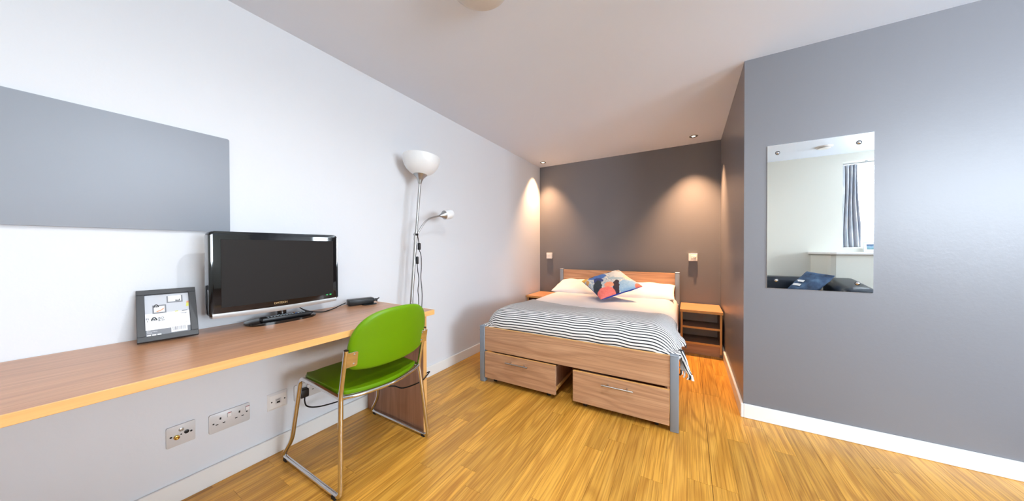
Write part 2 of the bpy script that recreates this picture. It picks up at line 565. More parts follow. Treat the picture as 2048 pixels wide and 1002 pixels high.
# ---------------------------------------------------------------- the room
# floor: slab with the planks laid on it, one object each
floor = struct(B('floor', (-0.12, XE + 0.12, YW - 0.3, YB + 0.12, -0.12, -0.0035), 'floor_gap', bevel=0))
PW, PLN = 0.098, 0.99
known = {0: 1.62, -1: 1.628, 2: 1.52, 4: 1.725, 8: 1.818, 10: 1.137, 12: 1.043}
rowp = random.Random(11)
for k in range(-14, 21):
    xr = 1.992 - k * PW; xl = xr - PW
    xl = max(xl, 0.0)
    if xr - xl < 0.01: continue
    y_end = YB if xr < XR + 0.02 else YC
    ph = known.get(k, rowp.uniform(0, PLN))
    xs = min(xr, XR) if (xl < XR < xr) else xr
    y = ph - PLN * math.ceil((ph - YW) / PLN)
    while y < y_end:
        a, b = max(y, YW), min(y + PLN, y_end)
        y += PLN
        if b - a < 0.02: continue
        g = 0.0004
        gl = 0.0011 if k == -1 else g
        gr = 0.0011 if k == 0 else g
        cx_, cy_ = (xl + xr) / 2, (a + b) / 2
        hx0, hx1, hy = xl + gl - cx_, xr - gr - cx_, (b - a) / 2 - g
        bm = bmesh.new()
        add_box(bm, hx0, hx1, -hy, hy, -0.0035, 0.0)
        pk = obj('plank', bm, 'floor_wood', floor, world=False)
        pk.location = (cx_, cy_, 0)

struct(B('wall_left', (-0.12, 0.0, YW - 0.2, YB + 0.12, 0, H), 'white_wall', bevel=0))
struct(B('wall_back', (0.0, XR, YB, YB + 0.12, 0, H), 'grey_wall', bevel=0))
bm = bmesh.new()
add_box(bm, XR, XE, YC, YB + 0.12, 0, H)
struct(obj('wall_right', bm, 'grey_wall'))
bm = bmesh.new()
add_box(bm, XE, XE + 0.15, YW - 0.2, VY0, 0, H)
add_box(bm, XE, XE + 0.15, VY1, YC, 0, H)
add_box(bm, XE, XE + 0.15, VY0, VY1, 0, VZ0)
add_box(bm, XE, XE + 0.15, VY0, VY1, VZ1, H)
struct(obj('wall_far_right', bm, 'cream_wall'))
added_win = thing('added_window', None, None, (XE + .1, (VY0 + VY1) / 2, VZ0), kind='structure')  # added window out of view, lets in daylight towards the white wall
bm = bmesh.new()
VM = (VY0 + VY1) / 2
for d in ((VY0, VY1, VZ0, VZ0 + .05), (VY0, VY1, VZ1 - .05, VZ1), (VY0, VY0 + .05, VZ0 + .05, VZ1 - .05), (VY1 - .05, VY1, VZ0 + .05, VZ1 - .05), (VM - .025, VM + .025, VZ0 + .05, VZ1 - .05)):
    add_box(bm, XE + .07, XE + .12, *d, bevel=0.004)
obj('window_frame', bm, 'white_plastic', added_win)
B('pane', (XE + .092, XE + .097, VY0 + .05, VM - .025, VZ0 + .05, VZ1 - .05), 'glass', added_win, bevel=0)
B('pane', (XE + .092, XE + .097, VM + .025, VY1 - .05, VZ0 + .05, VZ1 - .05), 'glass', added_win, bevel=0)
bm = bmesh.new()
add_box(bm, 0, WX0, YW - 0.2, YW, 0, H)
add_box(bm, WX1, XE, YW - 0.2, YW, 0, H)
add_box(bm, WX0, WX1, YW - 0.2, YW, 0, WZ0)
add_box(bm, WX0, WX1, YW - 0.2, YW, WZ1, H)
struct(obj('wall_behind', bm, 'cream_wall'))
struct(B('ceiling', (-0.12, XE + 0.12, YW - 0.3, YB + 0.12, H, H + 0.12), 'ceiling', bevel=0))

# skirting boards
BH, BT = 0.088, 0.015
struct(B('baseboard_left', (0.0, BT, YW, YB, 0, BH), 'skirting', bevel=0.003))
struct(B('baseboard_back', (BT, XR - BT, YB - BT, YB, 0, BH), 'skirting', bevel=0.003))
struct(B('baseboard_right', (XR - BT, XR, YC - BT, YB - BT, 0, BH), 'skirting', bevel=0.003))
struct(B('baseboard_front', (XR, XE, YC - BT, YC, 0, BH), 'skirting', bevel=0.003))

# window in the wall behind the camera, seen in the mirror
win = thing('window_1', None, None, ((WX0 + WX1) / 2, YW - 0.16, WZ0), kind='structure')
bm = bmesh.new()
for d in ((WX0, WX1, YW - .185, YW - .135, WZ0, WZ0 + .05), (WX0, WX1, YW - .185, YW - .135, WZ1 - .05, WZ1),
          (WX0, WX0 + .05, YW - .185, YW - .135, WZ0 + .05, WZ1 - .05), (WX1 - .05, WX1, YW - .185, YW - .135, WZ0 + .05, WZ1 - .05),
          (4.615, 4.665, YW - .185, YW - .135, WZ0 + .05, WZ1 - .05)):
    add_box(bm, *d, bevel=0.004)
obj('window_frame', bm, 'white_plastic', win)
B('pane', (WX0 + .05, 4.615, YW - .163, YW - .158, WZ0 + .05, WZ1 - .05), 'glass', win, bevel=0)
B('pane', (4.665, WX1 - .05, YW - .163, YW - .158, WZ0 + .05, WZ1 - .05), 'glass', win, bevel=0)
# boxed-in ledge under the window
led = [(3.29, YW), (3.385, -0.42), (3.41, -0.385), (3.45, -0.365), (XE, -0.30), (XE, YW)]
bm = bmesh.new()
add_prism(bm, led, 1.0, Matrix.Translation((0, 0, 0.5)))
struct(obj('wall_ledge', bm, 'cream_wall'))
led2 = [(3.262, YW), (3.365, -0.40), (3.395, -0.36), (3.445, -0.338), (XE, -0.272), (XE, YW)]
bm = bmesh.new()
add_prism(bm, led2, 0.03, Matrix.Translation((0, 0, 1.015)), bevel=0.006)
struct(obj('trim_1', bm, 'skirting'))

# ---------------------------------------------------------------- bed
BEDX, BEDY, BEDR = 1.137, 1.962, math.radians(1.15)
bed = thing('double_bed', 'double bed with walnut-look boards and grey square metal posts', 'bed', (BEDX, BEDY, 0), BEDR)
def bb(name, d, mat, parent=bed, bevel=0.002, seg=1):
    return B(name, d, mat, parent, bevel, seg, world=False)
for sx in (-1, 1):
    p_ = bb('post', (sx * .69 - .023, sx * .69 + .023, 0.0, .046, 0, .452), 'bed_metal', bevel=.004, seg=2)
    bb('post_cap', (sx * .69 - .024, sx * .69 + .024, -.001, .047, .447, .456), 'bed_metal', p_, .003)
    p_ = bb('post', (sx * .69 - .023, sx * .69 + .023, 1.862, 1.908, 0, .803), 'bed_metal', bevel=.004, seg=2)
    bb('post_cap', (sx * .69 - .024, sx * .69 + .024, 1.861, 1.909, .799, .808), 'bed_metal', p_, .003)
    bb('side_rail', (sx * .69 - .011, sx * .69 + .011, .046, 1.862, .27, .42), 'bed_wood_y')
fb = bb('footboard', (-.667, .667, .006, .030, .262, .446), 'bed_wood', bevel=.001)
bb('edge_strip', (-.667, .667, .0062, .0298, .446, .4475), 'edge_wood', fb, 0)
hb = bb('headboard', (-.667, .667, 1.874, 1.896, .35, .796), 'bed_wood', bevel=.001)
bb('edge_strip', (-.667, .667, 1.8742, 1.8958, .796, .7975), 'edge_wood', hb, 0)
for i in range(9):
    bb('slat', (-.679, .679, .12 + i * .2, .18 + i * .2, .27, .288), 'edge_wood', bevel=0)
kn = bmesh.new(); add_lathe(kn, [(0, 0), (.006, 0), (.006, .012), (0, .014)], 12, Matrix.Translation((-.713, .023, .415)) @ Matrix.Rotation(-PI / 2, 4, 'Y'))
obj('bolt', kn, 'black_plastic', bed, smooth=True, world=False, auto=40)

def bed_to_world(x, y, z):
    return Matrix.Translation((BEDX, BEDY, 0)) @ Matrix.Rotation(BEDR, 4, 'Z') @ Vector((x, y, z))

# mattress
mat_o = thing('mattress', 'thick pale mattress lying inside the bed frame under the bedding', 'mattress', (BEDX, BEDY, 0.288), BEDR)
bm = bmesh.new(); add_box(bm, -.672, .672, .036, 1.868, 0.001, .1405, bevel=.04, seg=3)
obj('mattress_body', bm, 'mattress', mat_o, smooth=True, world=False)

A_, Y0_, Y1_ = 0.700, 0.036, 1.868
def sdf(x, y, a=A_, rc=.13):
    yc, b = (Y0_ + Y1_) / 2, (Y1_ - Y0_) / 2
    qx, qy = abs(x) - (a - rc), abs(y - yc) - (b - rc)
    return math.hypot(max(qx, 0), max(qy, 0)) + min(max(qx, qy), 0) - rc
def bedz(x, y):
    d = max(0.0, -sdf(x, y))
    R_ = .12
    t = min(d, R_) / R_
    z = .447 + .102 * math.sqrt(max(0.0, 1 - (1 - t) ** 2))
    z += .014 * t * noise.noise((x * 2.1, y * 1.9, 3.3)) + .005 * t * noise.noise((x * 9, y * 5, 1.3))
    z += .030 * t * math.exp(-((y - .26) / .26) ** 2)
    return z

# duvet/sheet: closed shell over the mattress
def duvet():
    bm = bmesh.new()
    nx, ny = 84, 108
    top = []
    for j in range(ny + 1):
        y = Y0_ + (Y1_ - Y0_) * j / ny
        row = []
        for i in range(nx + 1):
            u = -1 + 2 * i / nx
            x = A_ * math.sin(u * PI / 2) ** 1 if False else A_ * u
            row.append(bm.verts.new((x, y, bedz(x, y))))
        top.append(row)
    for j in range(ny):
        for i in range(nx):
            bm.faces.new((top[j][i], top[j][i + 1], top[j + 1][i + 1], top[j + 1][i]))
    ring = top[0][:] + [r[-1] for r in top[1:]] + top[-1][-2::-1] + [r[0] for r in top[-2:0:-1]]
    low = [bm.verts.new((v.co.x * .985, v.co.y * .99 + .008, .43)) for v in ring]
    n = len(ring)
    for k in range(n):
        bm.faces.new((ring[k], ring[(k + 1) % n], low[(k + 1) % n], low[k]))
    bm.faces.new(low[::-1])
    return bm
dv = thing('bed_sheet', 'plain warm white sheet smoothed over the bed beneath the striped throw', 'sheet', (BEDX, BEDY, .43), BEDR)
bm = duvet()
for v in bm.verts: v.co.z -= .43
obj('sheet_cover', bm, 'linen', dv, smooth=True, world=False)

# striped throw over the foot of the bed, hanging down on the right-hand side
def lerp(a, b, t): return a + (b - a) * t
def pw(x, pts):
    if x <= pts[0][0]: return pts[0][1]
    for (a, va), (b, vb) in zip(pts, pts[1:]):
        if x <= b: 
            t = (x - a) / (b - a); t = t * t * (3 - 2 * t)
            return lerp(va, vb, t)
    return pts[-1][1]
def throw():
    bm = bmesh.new()
    uvl = bm.loops.layers.uv.new('UVMap')
    nt, ns, nd = 110, 88, 16
    P = []
    for j in range(nt + 1):
        t = j / nt
        row = []
        for i in range(ns + nd + 1):
            s = min(i, ns) / ns
            x = lerp(-A_ + .002, A_ - .004, s)
            ytop = pw(x, [(-.70, .83), (-.35, .70), (.1, .60), (.5, .63), (.70, .66)]) + .010 * noise.noise((x * 7, 1, 8))
            y = lerp(Y0_ + .002, ytop, t)
            z = bedz(x, y) + .009 + .004 * (.5 + .5 * noise.noise((x * 5, y * 11, 9.1)))
            if i > ns:
                d = (i - ns) / nd
                z0 = z
                hem = z0 - pw(y, [(.05, .105), (.12, .075), (.20, .055), (.28, .050), (.34, .036), (.42, .012), (.50, .004), (.9, .003)])
                fk = pw(y, [(.05, .6), (.3, 1.0), (.40, .7), (.47, .0), (.9, 0.0)])
                fold = (.008 * math.sin(y * 42 + 1.2) * d + .004 * math.sin(y * 90) * d) * fk
                x = x + pw(y, [(.05, .030), (.25, .030), (.34, .050), (.42, .018), (.50, .004), (.9, .003)]) * (1 - (1 - d) ** 2) + max(-.003, fold)
                if y < .06: x = max(x, A_ + .022 + .02 * d)
                z = lerp(z0, hem, d)
                y = y + .012 * math.sin(d * 2.5 + y * 20) * d
            row.append((bm.verts.new((x, y, z)), x, y, z))
        P.append(row)
    # the foot edge tucks down behind the footboard
    tuck = []
    for i in range(ns + nd + 1):
        v0, x, y, z = P[0][i]
        if i <= ns: x2, y2, z2 = x, .0335, .40
        else: x2, y2, z2 = x + .004, y - .006, z - .004
        tuck.append((bm.verts.new((x2, y2, z2)), x2, y2, z2))
    P.insert(0, tuck); nt += 1
    # arc length along the bed for each column, measured from the head-side edge
    W = ns + nd + 1
    uvv = [[0.0] * W for _ in range(nt + 1)]
    for i in range(W):
        acc = pw(P[0][i][1], [(-.7, .83), (-.35, .70), (.1, .60), (.5, .63), (.70, .66)]) * -1.0
        uvv[nt][i] = -acc
        for j in range(nt - 1, -1, -1):
            a, b = P[j][min(i, ns)][0].co, P[j + 1][min(i, ns)][0].co
            uvv[j][i] = uvv[j + 1][i] - (b - a).length
    for j in range(nt):
        for i in range(W - 1):
            f = bm.faces.new((P[j][i][0], P[j][i + 1][0], P[j + 1][i + 1][0], P[j + 1][i][0]))
            for lp, (jj, ii) in zip(f.loops, ((j, i), (j, i + 1), (j + 1, i + 1), (j + 1, i))):
                lp[uvl].uv = (ii * .015, uvv[jj][ii])
    hemline = [P[j][W - 1][0].co.copy() for j in range(nt + 1)]
    return bm, hemline
th = thing('striped_throw', 'black and white striped throw spread over the foot of the bed', 'throw blanket', (BEDX, BEDY, .345), BEDR)
bm, hemline = throw()
for v in bm.verts: v.co.z -= .345
cl = obj('blanket_cloth', bm, 'stripe', th, smooth=True, world=False)
so = cl.modifiers.new('thickness', 'SOLIDIFY'); so.thickness = .004; so.offset = 1
for q, j in enumerate((2, 5, 8, 11, 15, 54, 57, 60)):
    p = hemline[j] - Vector((0, 0, .345))
    ln = .045 + .02 * random.random()
    ln *= .6
    dx, dy = random.uniform(-.006, .010), random.uniform(-.012, .012)
    pts = catmull([p + Vector((0, 0, .004)), p + Vector((dx * .5 + .003, dy, -ln * .5)), p + Vector((dx, dy * .6, -ln))], 3)
    T('tassel', pts, .004, 'ink' if q % 2 else 'pillow_linen', th, 6, radii=[.0035 + .0015 * (k / (len(pts) - 1)) for k in range(len(pts))], world=False)

# the corner of the throw hangs as a gathered tail beside the foot post
def tail():
    bm = bmesh.new(); uvl = bm.loops.layers.uv.new('UVMap')
    path = catmull([(.722, .075, .47), (.737, .055, .435), (.748, .040, .40), (.758, .034, .37), (.770, .030, .348)], 5)
    n, seg = len(path), 18
    rings = []
    for i, p in enumerate(path):
        t_ = i / (n - 1)
        rr = lerp(.017, .012, t_)
        ring = []
        for k in range(seg):
            a = 2 * PI * k / seg + t_ * 1.6
            r2 = rr * (1 + .28 * math.sin(4 * a))
            ring.append(bm.verts.new((p.x + r2 * .8 * math.cos(a), p.y + r2 * 1.1 * math.sin(a), p.z - .345)))
        rings.append(ring)
    for i in range(n - 1):
        for k in range(seg):
            f = bm.faces.new((rings[i][k], rings[i][(k + 1) % seg], rings[i + 1][(k + 1) % seg], rings[i + 1][k]))
            for lp_, (ii, kk) in zip(f.loops, ((i, k), (i, k + 1), (i + 1, k + 1), (i + 1, k))):
                lp_[uvl].uv = (ii * .01, kk / seg * .0192 * 4)
    bm.faces.new(rings[0][::-1]); bm.faces.new(rings[-1])
    return bm
obj('hanging_corner', tail(), 'stripe', th, smooth=True, world=False)
for q in range(7):
    a = 2 * PI * q / 7
    p = Vector((.770 + .009 * math.cos(a), .030 + .011 * math.sin(a), .003))
    ln = .022 + .012 * random.random()
    T('tassel', [p, p + Vector((.003, 0, -ln * .5)), p + Vector((.008 * math.cos(a), .006 * math.sin(a), -ln))], .004, 'ink' if q % 2 else 'pillow_linen', th, 6, radii=[.004, .005, .0045], world=False)

# pillows and cushion
def pillow_mesh(w, h, t, nu=26, pin=.05, wr=0.0, seed=0.0, uv=False, pw_=.42):
    bm = bmesh.new()
    uvl = bm.loops.layers.uv.new('UVMap')
    G = {}
    for s in (1, -1):
        for j in range(nu + 1):
            for i in range(nu + 1):
                if s == -1 and (i in (0, nu) or j in (0, nu)): 
                    G[s, i, j] = G[1, i, j]; continue
                u, v = math.sin((-1 + 2 * i / nu) * PI / 2), math.sin((-1 + 2 * j / nu) * PI / 2)
                th_ = t * (max(0, 1 - abs(u) ** 2.6) * max(0, 1 - abs(v) ** 2.6)) ** pw_
                x = w * u * (1 - pin * (1 - v * v)); y = h * v * (1 - pin * (1 - u * u))
                z = s * th_ + wr * noise.noise((u * 3.1 + seed, v * 2.7, s * .7))  * th_ / t
                G[s, i, j] = bm.verts.new((x, y, z))
    for s in (1, -1):
        for j in range(nu):
            for i in range(nu):
                ids = [(i, j), (i + 1, j), (i + 1, j + 1), (i, j + 1)]
                q = [G[s, a, b] for a, b in ids]
                if s == -1: q = q[::-1]; ids = ids[::-1]
                f = bm.faces.new(q)
                if s == -1: f.material_index = 1
                for lp, (a, b) in zip(f.loops, ids):
                    lp[uvl].uv = (.5 + .5 * math.sin((-1 + 2 * a / nu) * PI / 2), .5 + .5 * math.sin((-1 + 2 * b / nu) * PI / 2))
    return bm
def place(name, label, cat, bm, mat, mtx, loc, group=None):
    for v in bm.verts: v.co = mtx @ v.co - Vector(loc)
    o = obj(name, bm, mat, None, smooth=True)
    o.location = loc
    return tag(o, label, cat, group)
for sx, lab, tilt in ((-1, 'white bed pillow on the side nearest the white wall', 1), (1, 'white bed pillow on the side nearest the open bedside shelf unit', -1)):
    c = bed_to_world(sx * .335, 1.655, .598)
    mt = Matrix.Translation(c) @ Matrix.Rotation(BEDR, 4, 'Z') @ Matrix.Rotation(math.radians(13), 4, 'X') @ Matrix.Rotation(math.radians(2 * tilt), 4, 'Y')
    place('bed_pillow', lab, 'pillow', pillow_mesh(.335, .215, .066, 26, .03, .02, sx), ['pillow_linen', 'pillow_linen'], mt, (c.x, c.y, c.z), 'bed pillows at the headboard')
# diamond-wise cushion: u runs lower-left edge, v the other edge
Lc, Rc = Vector((.875, 3.30, .695)), Vector((1.485, 3.225, .672))
Bc, Tc = Vector((1.185, 2.875, .612)), Vector((1.206, 3.46, .865))
cc = (Lc + Rc + Bc + Tc) / 4
a_ = (Rc - Lc).normalized(); b_ = (Tc - Bc).normalized()
ex, ey = (a_ + b_).normalized(), (b_ - a_).normalized()
mt = frame_mtx(cc, ex, ey)
place('scatter_cushion', 'blue and coral watercolour print cushion propped on the bed', 'cushion', pillow_mesh(.226, .226, .055, 26, .06, .012, 5.0), ['cushion', 'cushion_back'], mt, tuple(cc))

# drawers on castors under the bed
def drawer(xa, xb, label, y0, hx):
    r = thing('underbed_drawer', label, 'drawer', (BEDX, BEDY, 0), BEDR, 'rolling drawers under the bed')
    def d(n, dims, mat, par=r, bevel=.0015): return B(n, dims, mat, par, bevel, world=False)
    f = d('front_panel', (xa, xb, y0, y0 + .018, .042, .250), 'bed_wood', bevel=.001)
    d('edge_strip', (xa, xb, y0 + .0003, y0 + .0177, .250, .2515), 'edge_wood', f, 0)
    for x in (xa + .012, xb - .028):
        d('side_panel', (x, x + .016, y0 + .018, y0 + .62, .06, .225), 'panel_wood')
    d('side_batten', (xb - .013, xb - .001, y0 + .03, y0 + .62, .06, .082), 'edge_wood')
    d('back_panel', (xa + .028, xb - .028, y0 + .604, y0 + .62, .06, .225), 'panel_wood')
    d('base_panel', (xa + .028, xb - .028, y0 + .018, y0 + .604, .062, .072), 'panel_wood')
    for x in (xa + .07, xb - .07):
        for y in (y0 + .06, y0 + .56):
            c = bmesh.new(); add_box(c, x - .014, x + .014, y - .016, y + .016, .036, .060, .002)
            cs = obj('castor', c, 'black_plastic', r, world=False)
            L('wheel', [(0, -.011), (.017, -.011), (.02, -.007), (.02, .007), (.017, .011), (0, .011)], 'rubber', cs, 16,
              Matrix.Translation((x, y - .004, .0205)) @ Matrix.Rotation(PI / 2, 4, 'Y'), world=False)
    h = T('handle', [(hx[0], y0 - .030, .205), (hx[1], y0 - .030, .205)], .0055, 'steel', r, 12, world=False)
    w = hx[1] - hx[0]
    for x in (hx[0] + w * .2, hx[1] - w * .2):
        T('handle_post', [(x, y0, .205), (x, y0 - .028, .205)], .0045, 'steel', h, 10, world=False)
    return r
drawer(-.660, -.052, 'rolling wooden drawer under the bed on the white wall side', -.004, (-.452, -.262))
drawer(.080, .664, 'rolling wooden drawer under the bed on the grey wall side', -.016, (.276, .468))

# ---------------------------------------------------------------- bedside units
def bedside(label, x0, x1, y0):
    w = x1 - x0
    r = thing('bedside_unit', label, 'bedside table', (x0, y0, 0), 0, 'open bedside units either side of the bed')
    D = .42
    def d(n, dims, mat, par=r, bevel=.001): return B(n, dims, mat, par, bevel, world=False)
    t = d('top', (-.006, w + .006, -.022, D, .428, .4535), 'night_top', bevel=.002)
    d('edge_strip', (-.006, w + .006, -.0235, -.022, .428, .4535), 'edge_wood', t, 0)
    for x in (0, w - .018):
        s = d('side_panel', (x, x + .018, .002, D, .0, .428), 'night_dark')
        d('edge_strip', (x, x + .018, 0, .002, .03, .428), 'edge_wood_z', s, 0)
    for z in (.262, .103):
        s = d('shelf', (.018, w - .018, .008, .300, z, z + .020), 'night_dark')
        d('edge_strip', (.018, w - .018, .0055, .008, z, z + .020), 'edge_wood', s, 0)
    d('plinth', (.018, w - .018, .012, .03, .0, .103), 'bed_wood')
    d('back_board', (.018, w - .018, .300, .308, .123, .428), 'night_back')
    d('cable_cleat', (w - .03, w - .018, .284, .300, .14, .25), 'night_back')
    return r
bedside('open bedside unit with two shelves by the grey wall', 1.828, 2.183, 3.548)
bedside('bedside unit in the corner by the white wall, mostly hidden by the bed', .022, .372, 3.548)

# ---------------------------------------------------------------- desk
DZ = .728
desk = thing('desk', 'long walnut-look desk with pale front edging along the white wall', 'desk', (0.3, 0.4, 0))
t = B('desktop', (.004, .606, -.56, 1.258, .701, DZ), 'desk_wood', desk, .0008)
B('edge_strip', (.606, .611, -.56, 1.262, .7005, DZ + .0005), 'edge_wood', t, .001)
B('edge_strip', (.004, .606, 1.258, 1.262, .7005, DZ + .0005), 'edge_wood', t, .0006)
p_ = B('end_panel', (.018, .556, 1.222, 1.247, 0, .701), 'panel_wood', desk, .0006)
B('edge_strip', (.556, .560, 1.222, 1.247, 0, .701), 'edge_wood_z', p_, .0006)
L('screw_cap', [(0, .003), (.004, .003), (.005, 0)], 'white_plastic', p_, 12, Matrix.Translation((.560, 1.235, .60)) @ Matrix.Rotation(PI / 2, 4, 'Y'))
p_ = B('end_panel', (.018, .556, -.53, -.505, 0, .701), 'panel_wood', desk, .0006)
B('edge_strip', (.556, .560, -.53, -.505, 0, .701), 'edge_wood_z', p_, .0006)

# ---------------------------------------------------------------- television
tv = thing('television', 'flat screen television in glossy black surround with silver lower edge', 'television', (.13, .67, DZ))
TY0, TY1, TZ0, TZ1 = .408, .934, .800, 1.165
def tv_outline(y0, y1, z0, z1, r, sag=0.0, n=6):
    pts = []
    for (cy, cz, a0) in ((y1 - r, z1 - r, 0), (y0 + r, z1 - r, 90), (y0 + r, z0 + r, 180), (y1 - r, z0 + r, 270)):
        for k in range(n + 1):
            a = math.radians(a0 + 90 * k / n)
            pts.append((cy + r * math.cos(a), cz + r * math.sin(a)))
    if sag:
        out = []
        for i, (y, z) in enumerate(pts):
            out.append((y, z))
            if i == 3 * (n + 1) - 1:
                for q in range(1, 12):
                    yy = lerp(y0 + r, y1 - r, q / 12)
                    out.append((yy, z0 - sag * math.sin(PI * q / 12)))
        pts = out
    return pts
YZ = frame_mtx((.165, 0, 0), (0, 1, 0), (0, 0, 1))     # local z points to +x
bm = bmesh.new(); add_prism(bm, tv_outline(TY0, TY1, TZ0, TZ1, .018, .006), .050, YZ, bevel=.010, seg=4)
cab = obj('cabinet', bm, 'gloss_black', tv, smooth=True, auto=40)
bm = bmesh.new(); add_prism(bm, tv_outline(.46, .88, .84, 1.12, .03), .06, frame_mtx((.118, 0, 0), (0, 1, 0), (0, 0, 1)), bevel=.02, seg=3)
obj('rear_housing', bm, 'black_plastic', tv, smooth=True, auto=40)
B('screen', (.1885, .1912, .446, .908, .838, 1.131), 'screen', tv, .0008)
bm = bmesh.new()
n = 24
prev = None
for k in range(n + 1):
    y = lerp(TY0 + .010, TY1 - .010, k / n)
    sag = .008 * math.sin(PI * k / n)
    ring = [bm.verts.new((x, y, z)) for x, z in ((.150, TZ0 - .004 - sag), (.1905, TZ0 - .003 - sag), (.1935, TZ0 + .006 - sag), (.1915, TZ0 + .016 - sag * .6), (.150, TZ0 + .016 - sag * .6))]
    if prev:
        for a in range(5): bm.faces.new((prev[a], prev[(a + 1) % 5], ring[(a + 1) % 5], ring[a]))
    else: bm.faces.new(ring)
    prev = ring
bm.faces.new(prev[::-1])
obj('lower_trim', bm, 'silver', tv, smooth=True, auto=35)
text('brand_lettering', 'DMTECH', .0135, 'gold_print', cab, frame_mtx((.1907, .660, .8275), (0, 1, 0), (0, 0, 1)), .0005, label='gold DMTECH lettering')
text('standby_display', '48', .010, 'green_led', cab, frame_mtx((.1907, .874, .8370), (0, 1, 0), (0, 0, 1)), .0005, label='small green lit digits')
B('standby_light', (.1902, .1912, .888, .897, .8345, .8405), 'green_led', cab, 0)
T('stand_neck', [(.12, .69, DZ + .012), (.12, .69, .83)], .02, 'gloss_black', tv, 16)
base = []
for k in range(40):
    a = 2 * PI * k / 40
    cx_, sy_ = math.cos(a), math.sin(a)
    base.append((.118 + .080 * math.copysign(abs(cx_) ** .55, cx_), .693 + .146 * math.copysign(abs(sy_) ** .85, sy_)))
bm = bmesh.new(); add_prism(bm, base, .012, Matrix.Translation((0, 0, DZ + .006)), bevel=.004, seg=3)
obj('stand_base', bm, 'gloss_black', tv, smooth=True, auto=40)

# remote control lying on the stand base
def to_desk(name, label, cat, loc, rz=0): return thing(name, label, cat, loc, rz)
rm = thing('remote_control', 'black remote control with pale buttons lying on the television stand', 'remote', (.150, .70, DZ + .0122), math.radians(-4))
B('handset', (-.023, .023, -.105, .105, 0, .019), 'black_plastic', rm, .005, 2, world=False)
kr = random.Random(3)
for j in range(13):
    for i in (-1, 0, 1):
        y = -.078 + j * .0125
        m = 'button_light'
        if j == 9: m = ('red', 'yellow_key', 'blue_key')[i + 1]
        if j in (4, 5) and i == 0: continue
        B('button', (i * .012 - .0042, i * .012 + .0042, y - .0034, y + .0034, .0186, .0208), m, rm, .0008, world=False)

# power brick and its leads
pb = thing('power_adapter', 'black power adapter brick lying at the back of the desk', 'power adapter', (.082, 1.135, DZ), math.radians(-16))
B('brick', (-.028, .028, -.075, .075, .004, .040), 'black_plastic', pb, .004, 2, world=False)
L('foot_disc', [(0, 0), (.045, 0), (.045, .003), (.04, .004), (0, .004)], 'black_plastic', pb, 28, Matrix.Translation((.026, .045, 0)) @ Matrix.Scale(.8, 4, (1, 0, 0)), world=False)
T('lead_plug', [(0, .075, .022), (0, .10, .022)], .009, 'black_plastic', pb, 10, world=False)
c1 = T('television_lead', catmull([(.045, 1.060, DZ + .020), (.050, 1.02, DZ + .010), (.085, .96, DZ + .004), (.115, .88, DZ + .004), (.10, .80, DZ + .03), (.10, .74, DZ + .09)], 6), .0028, 'rubber')
c1['label'] = 'thin black lead running from the power adapter to the television'; c1['category'] = 'cable'
c2 = T('mains_lead', catmull([(.11, 1.232, DZ + .022), (.10, 1.250, DZ + .026), (.07, 1.275, DZ + .022), (.03, 1.285, DZ - .02), (.024, 1.285, .45), (.024, 1.29, .15)], 6), .0032, 'rubber')
c2['label'] = 'black mains lead curling off the desk end beside the power adapter'; c2['category'] = 'cable'

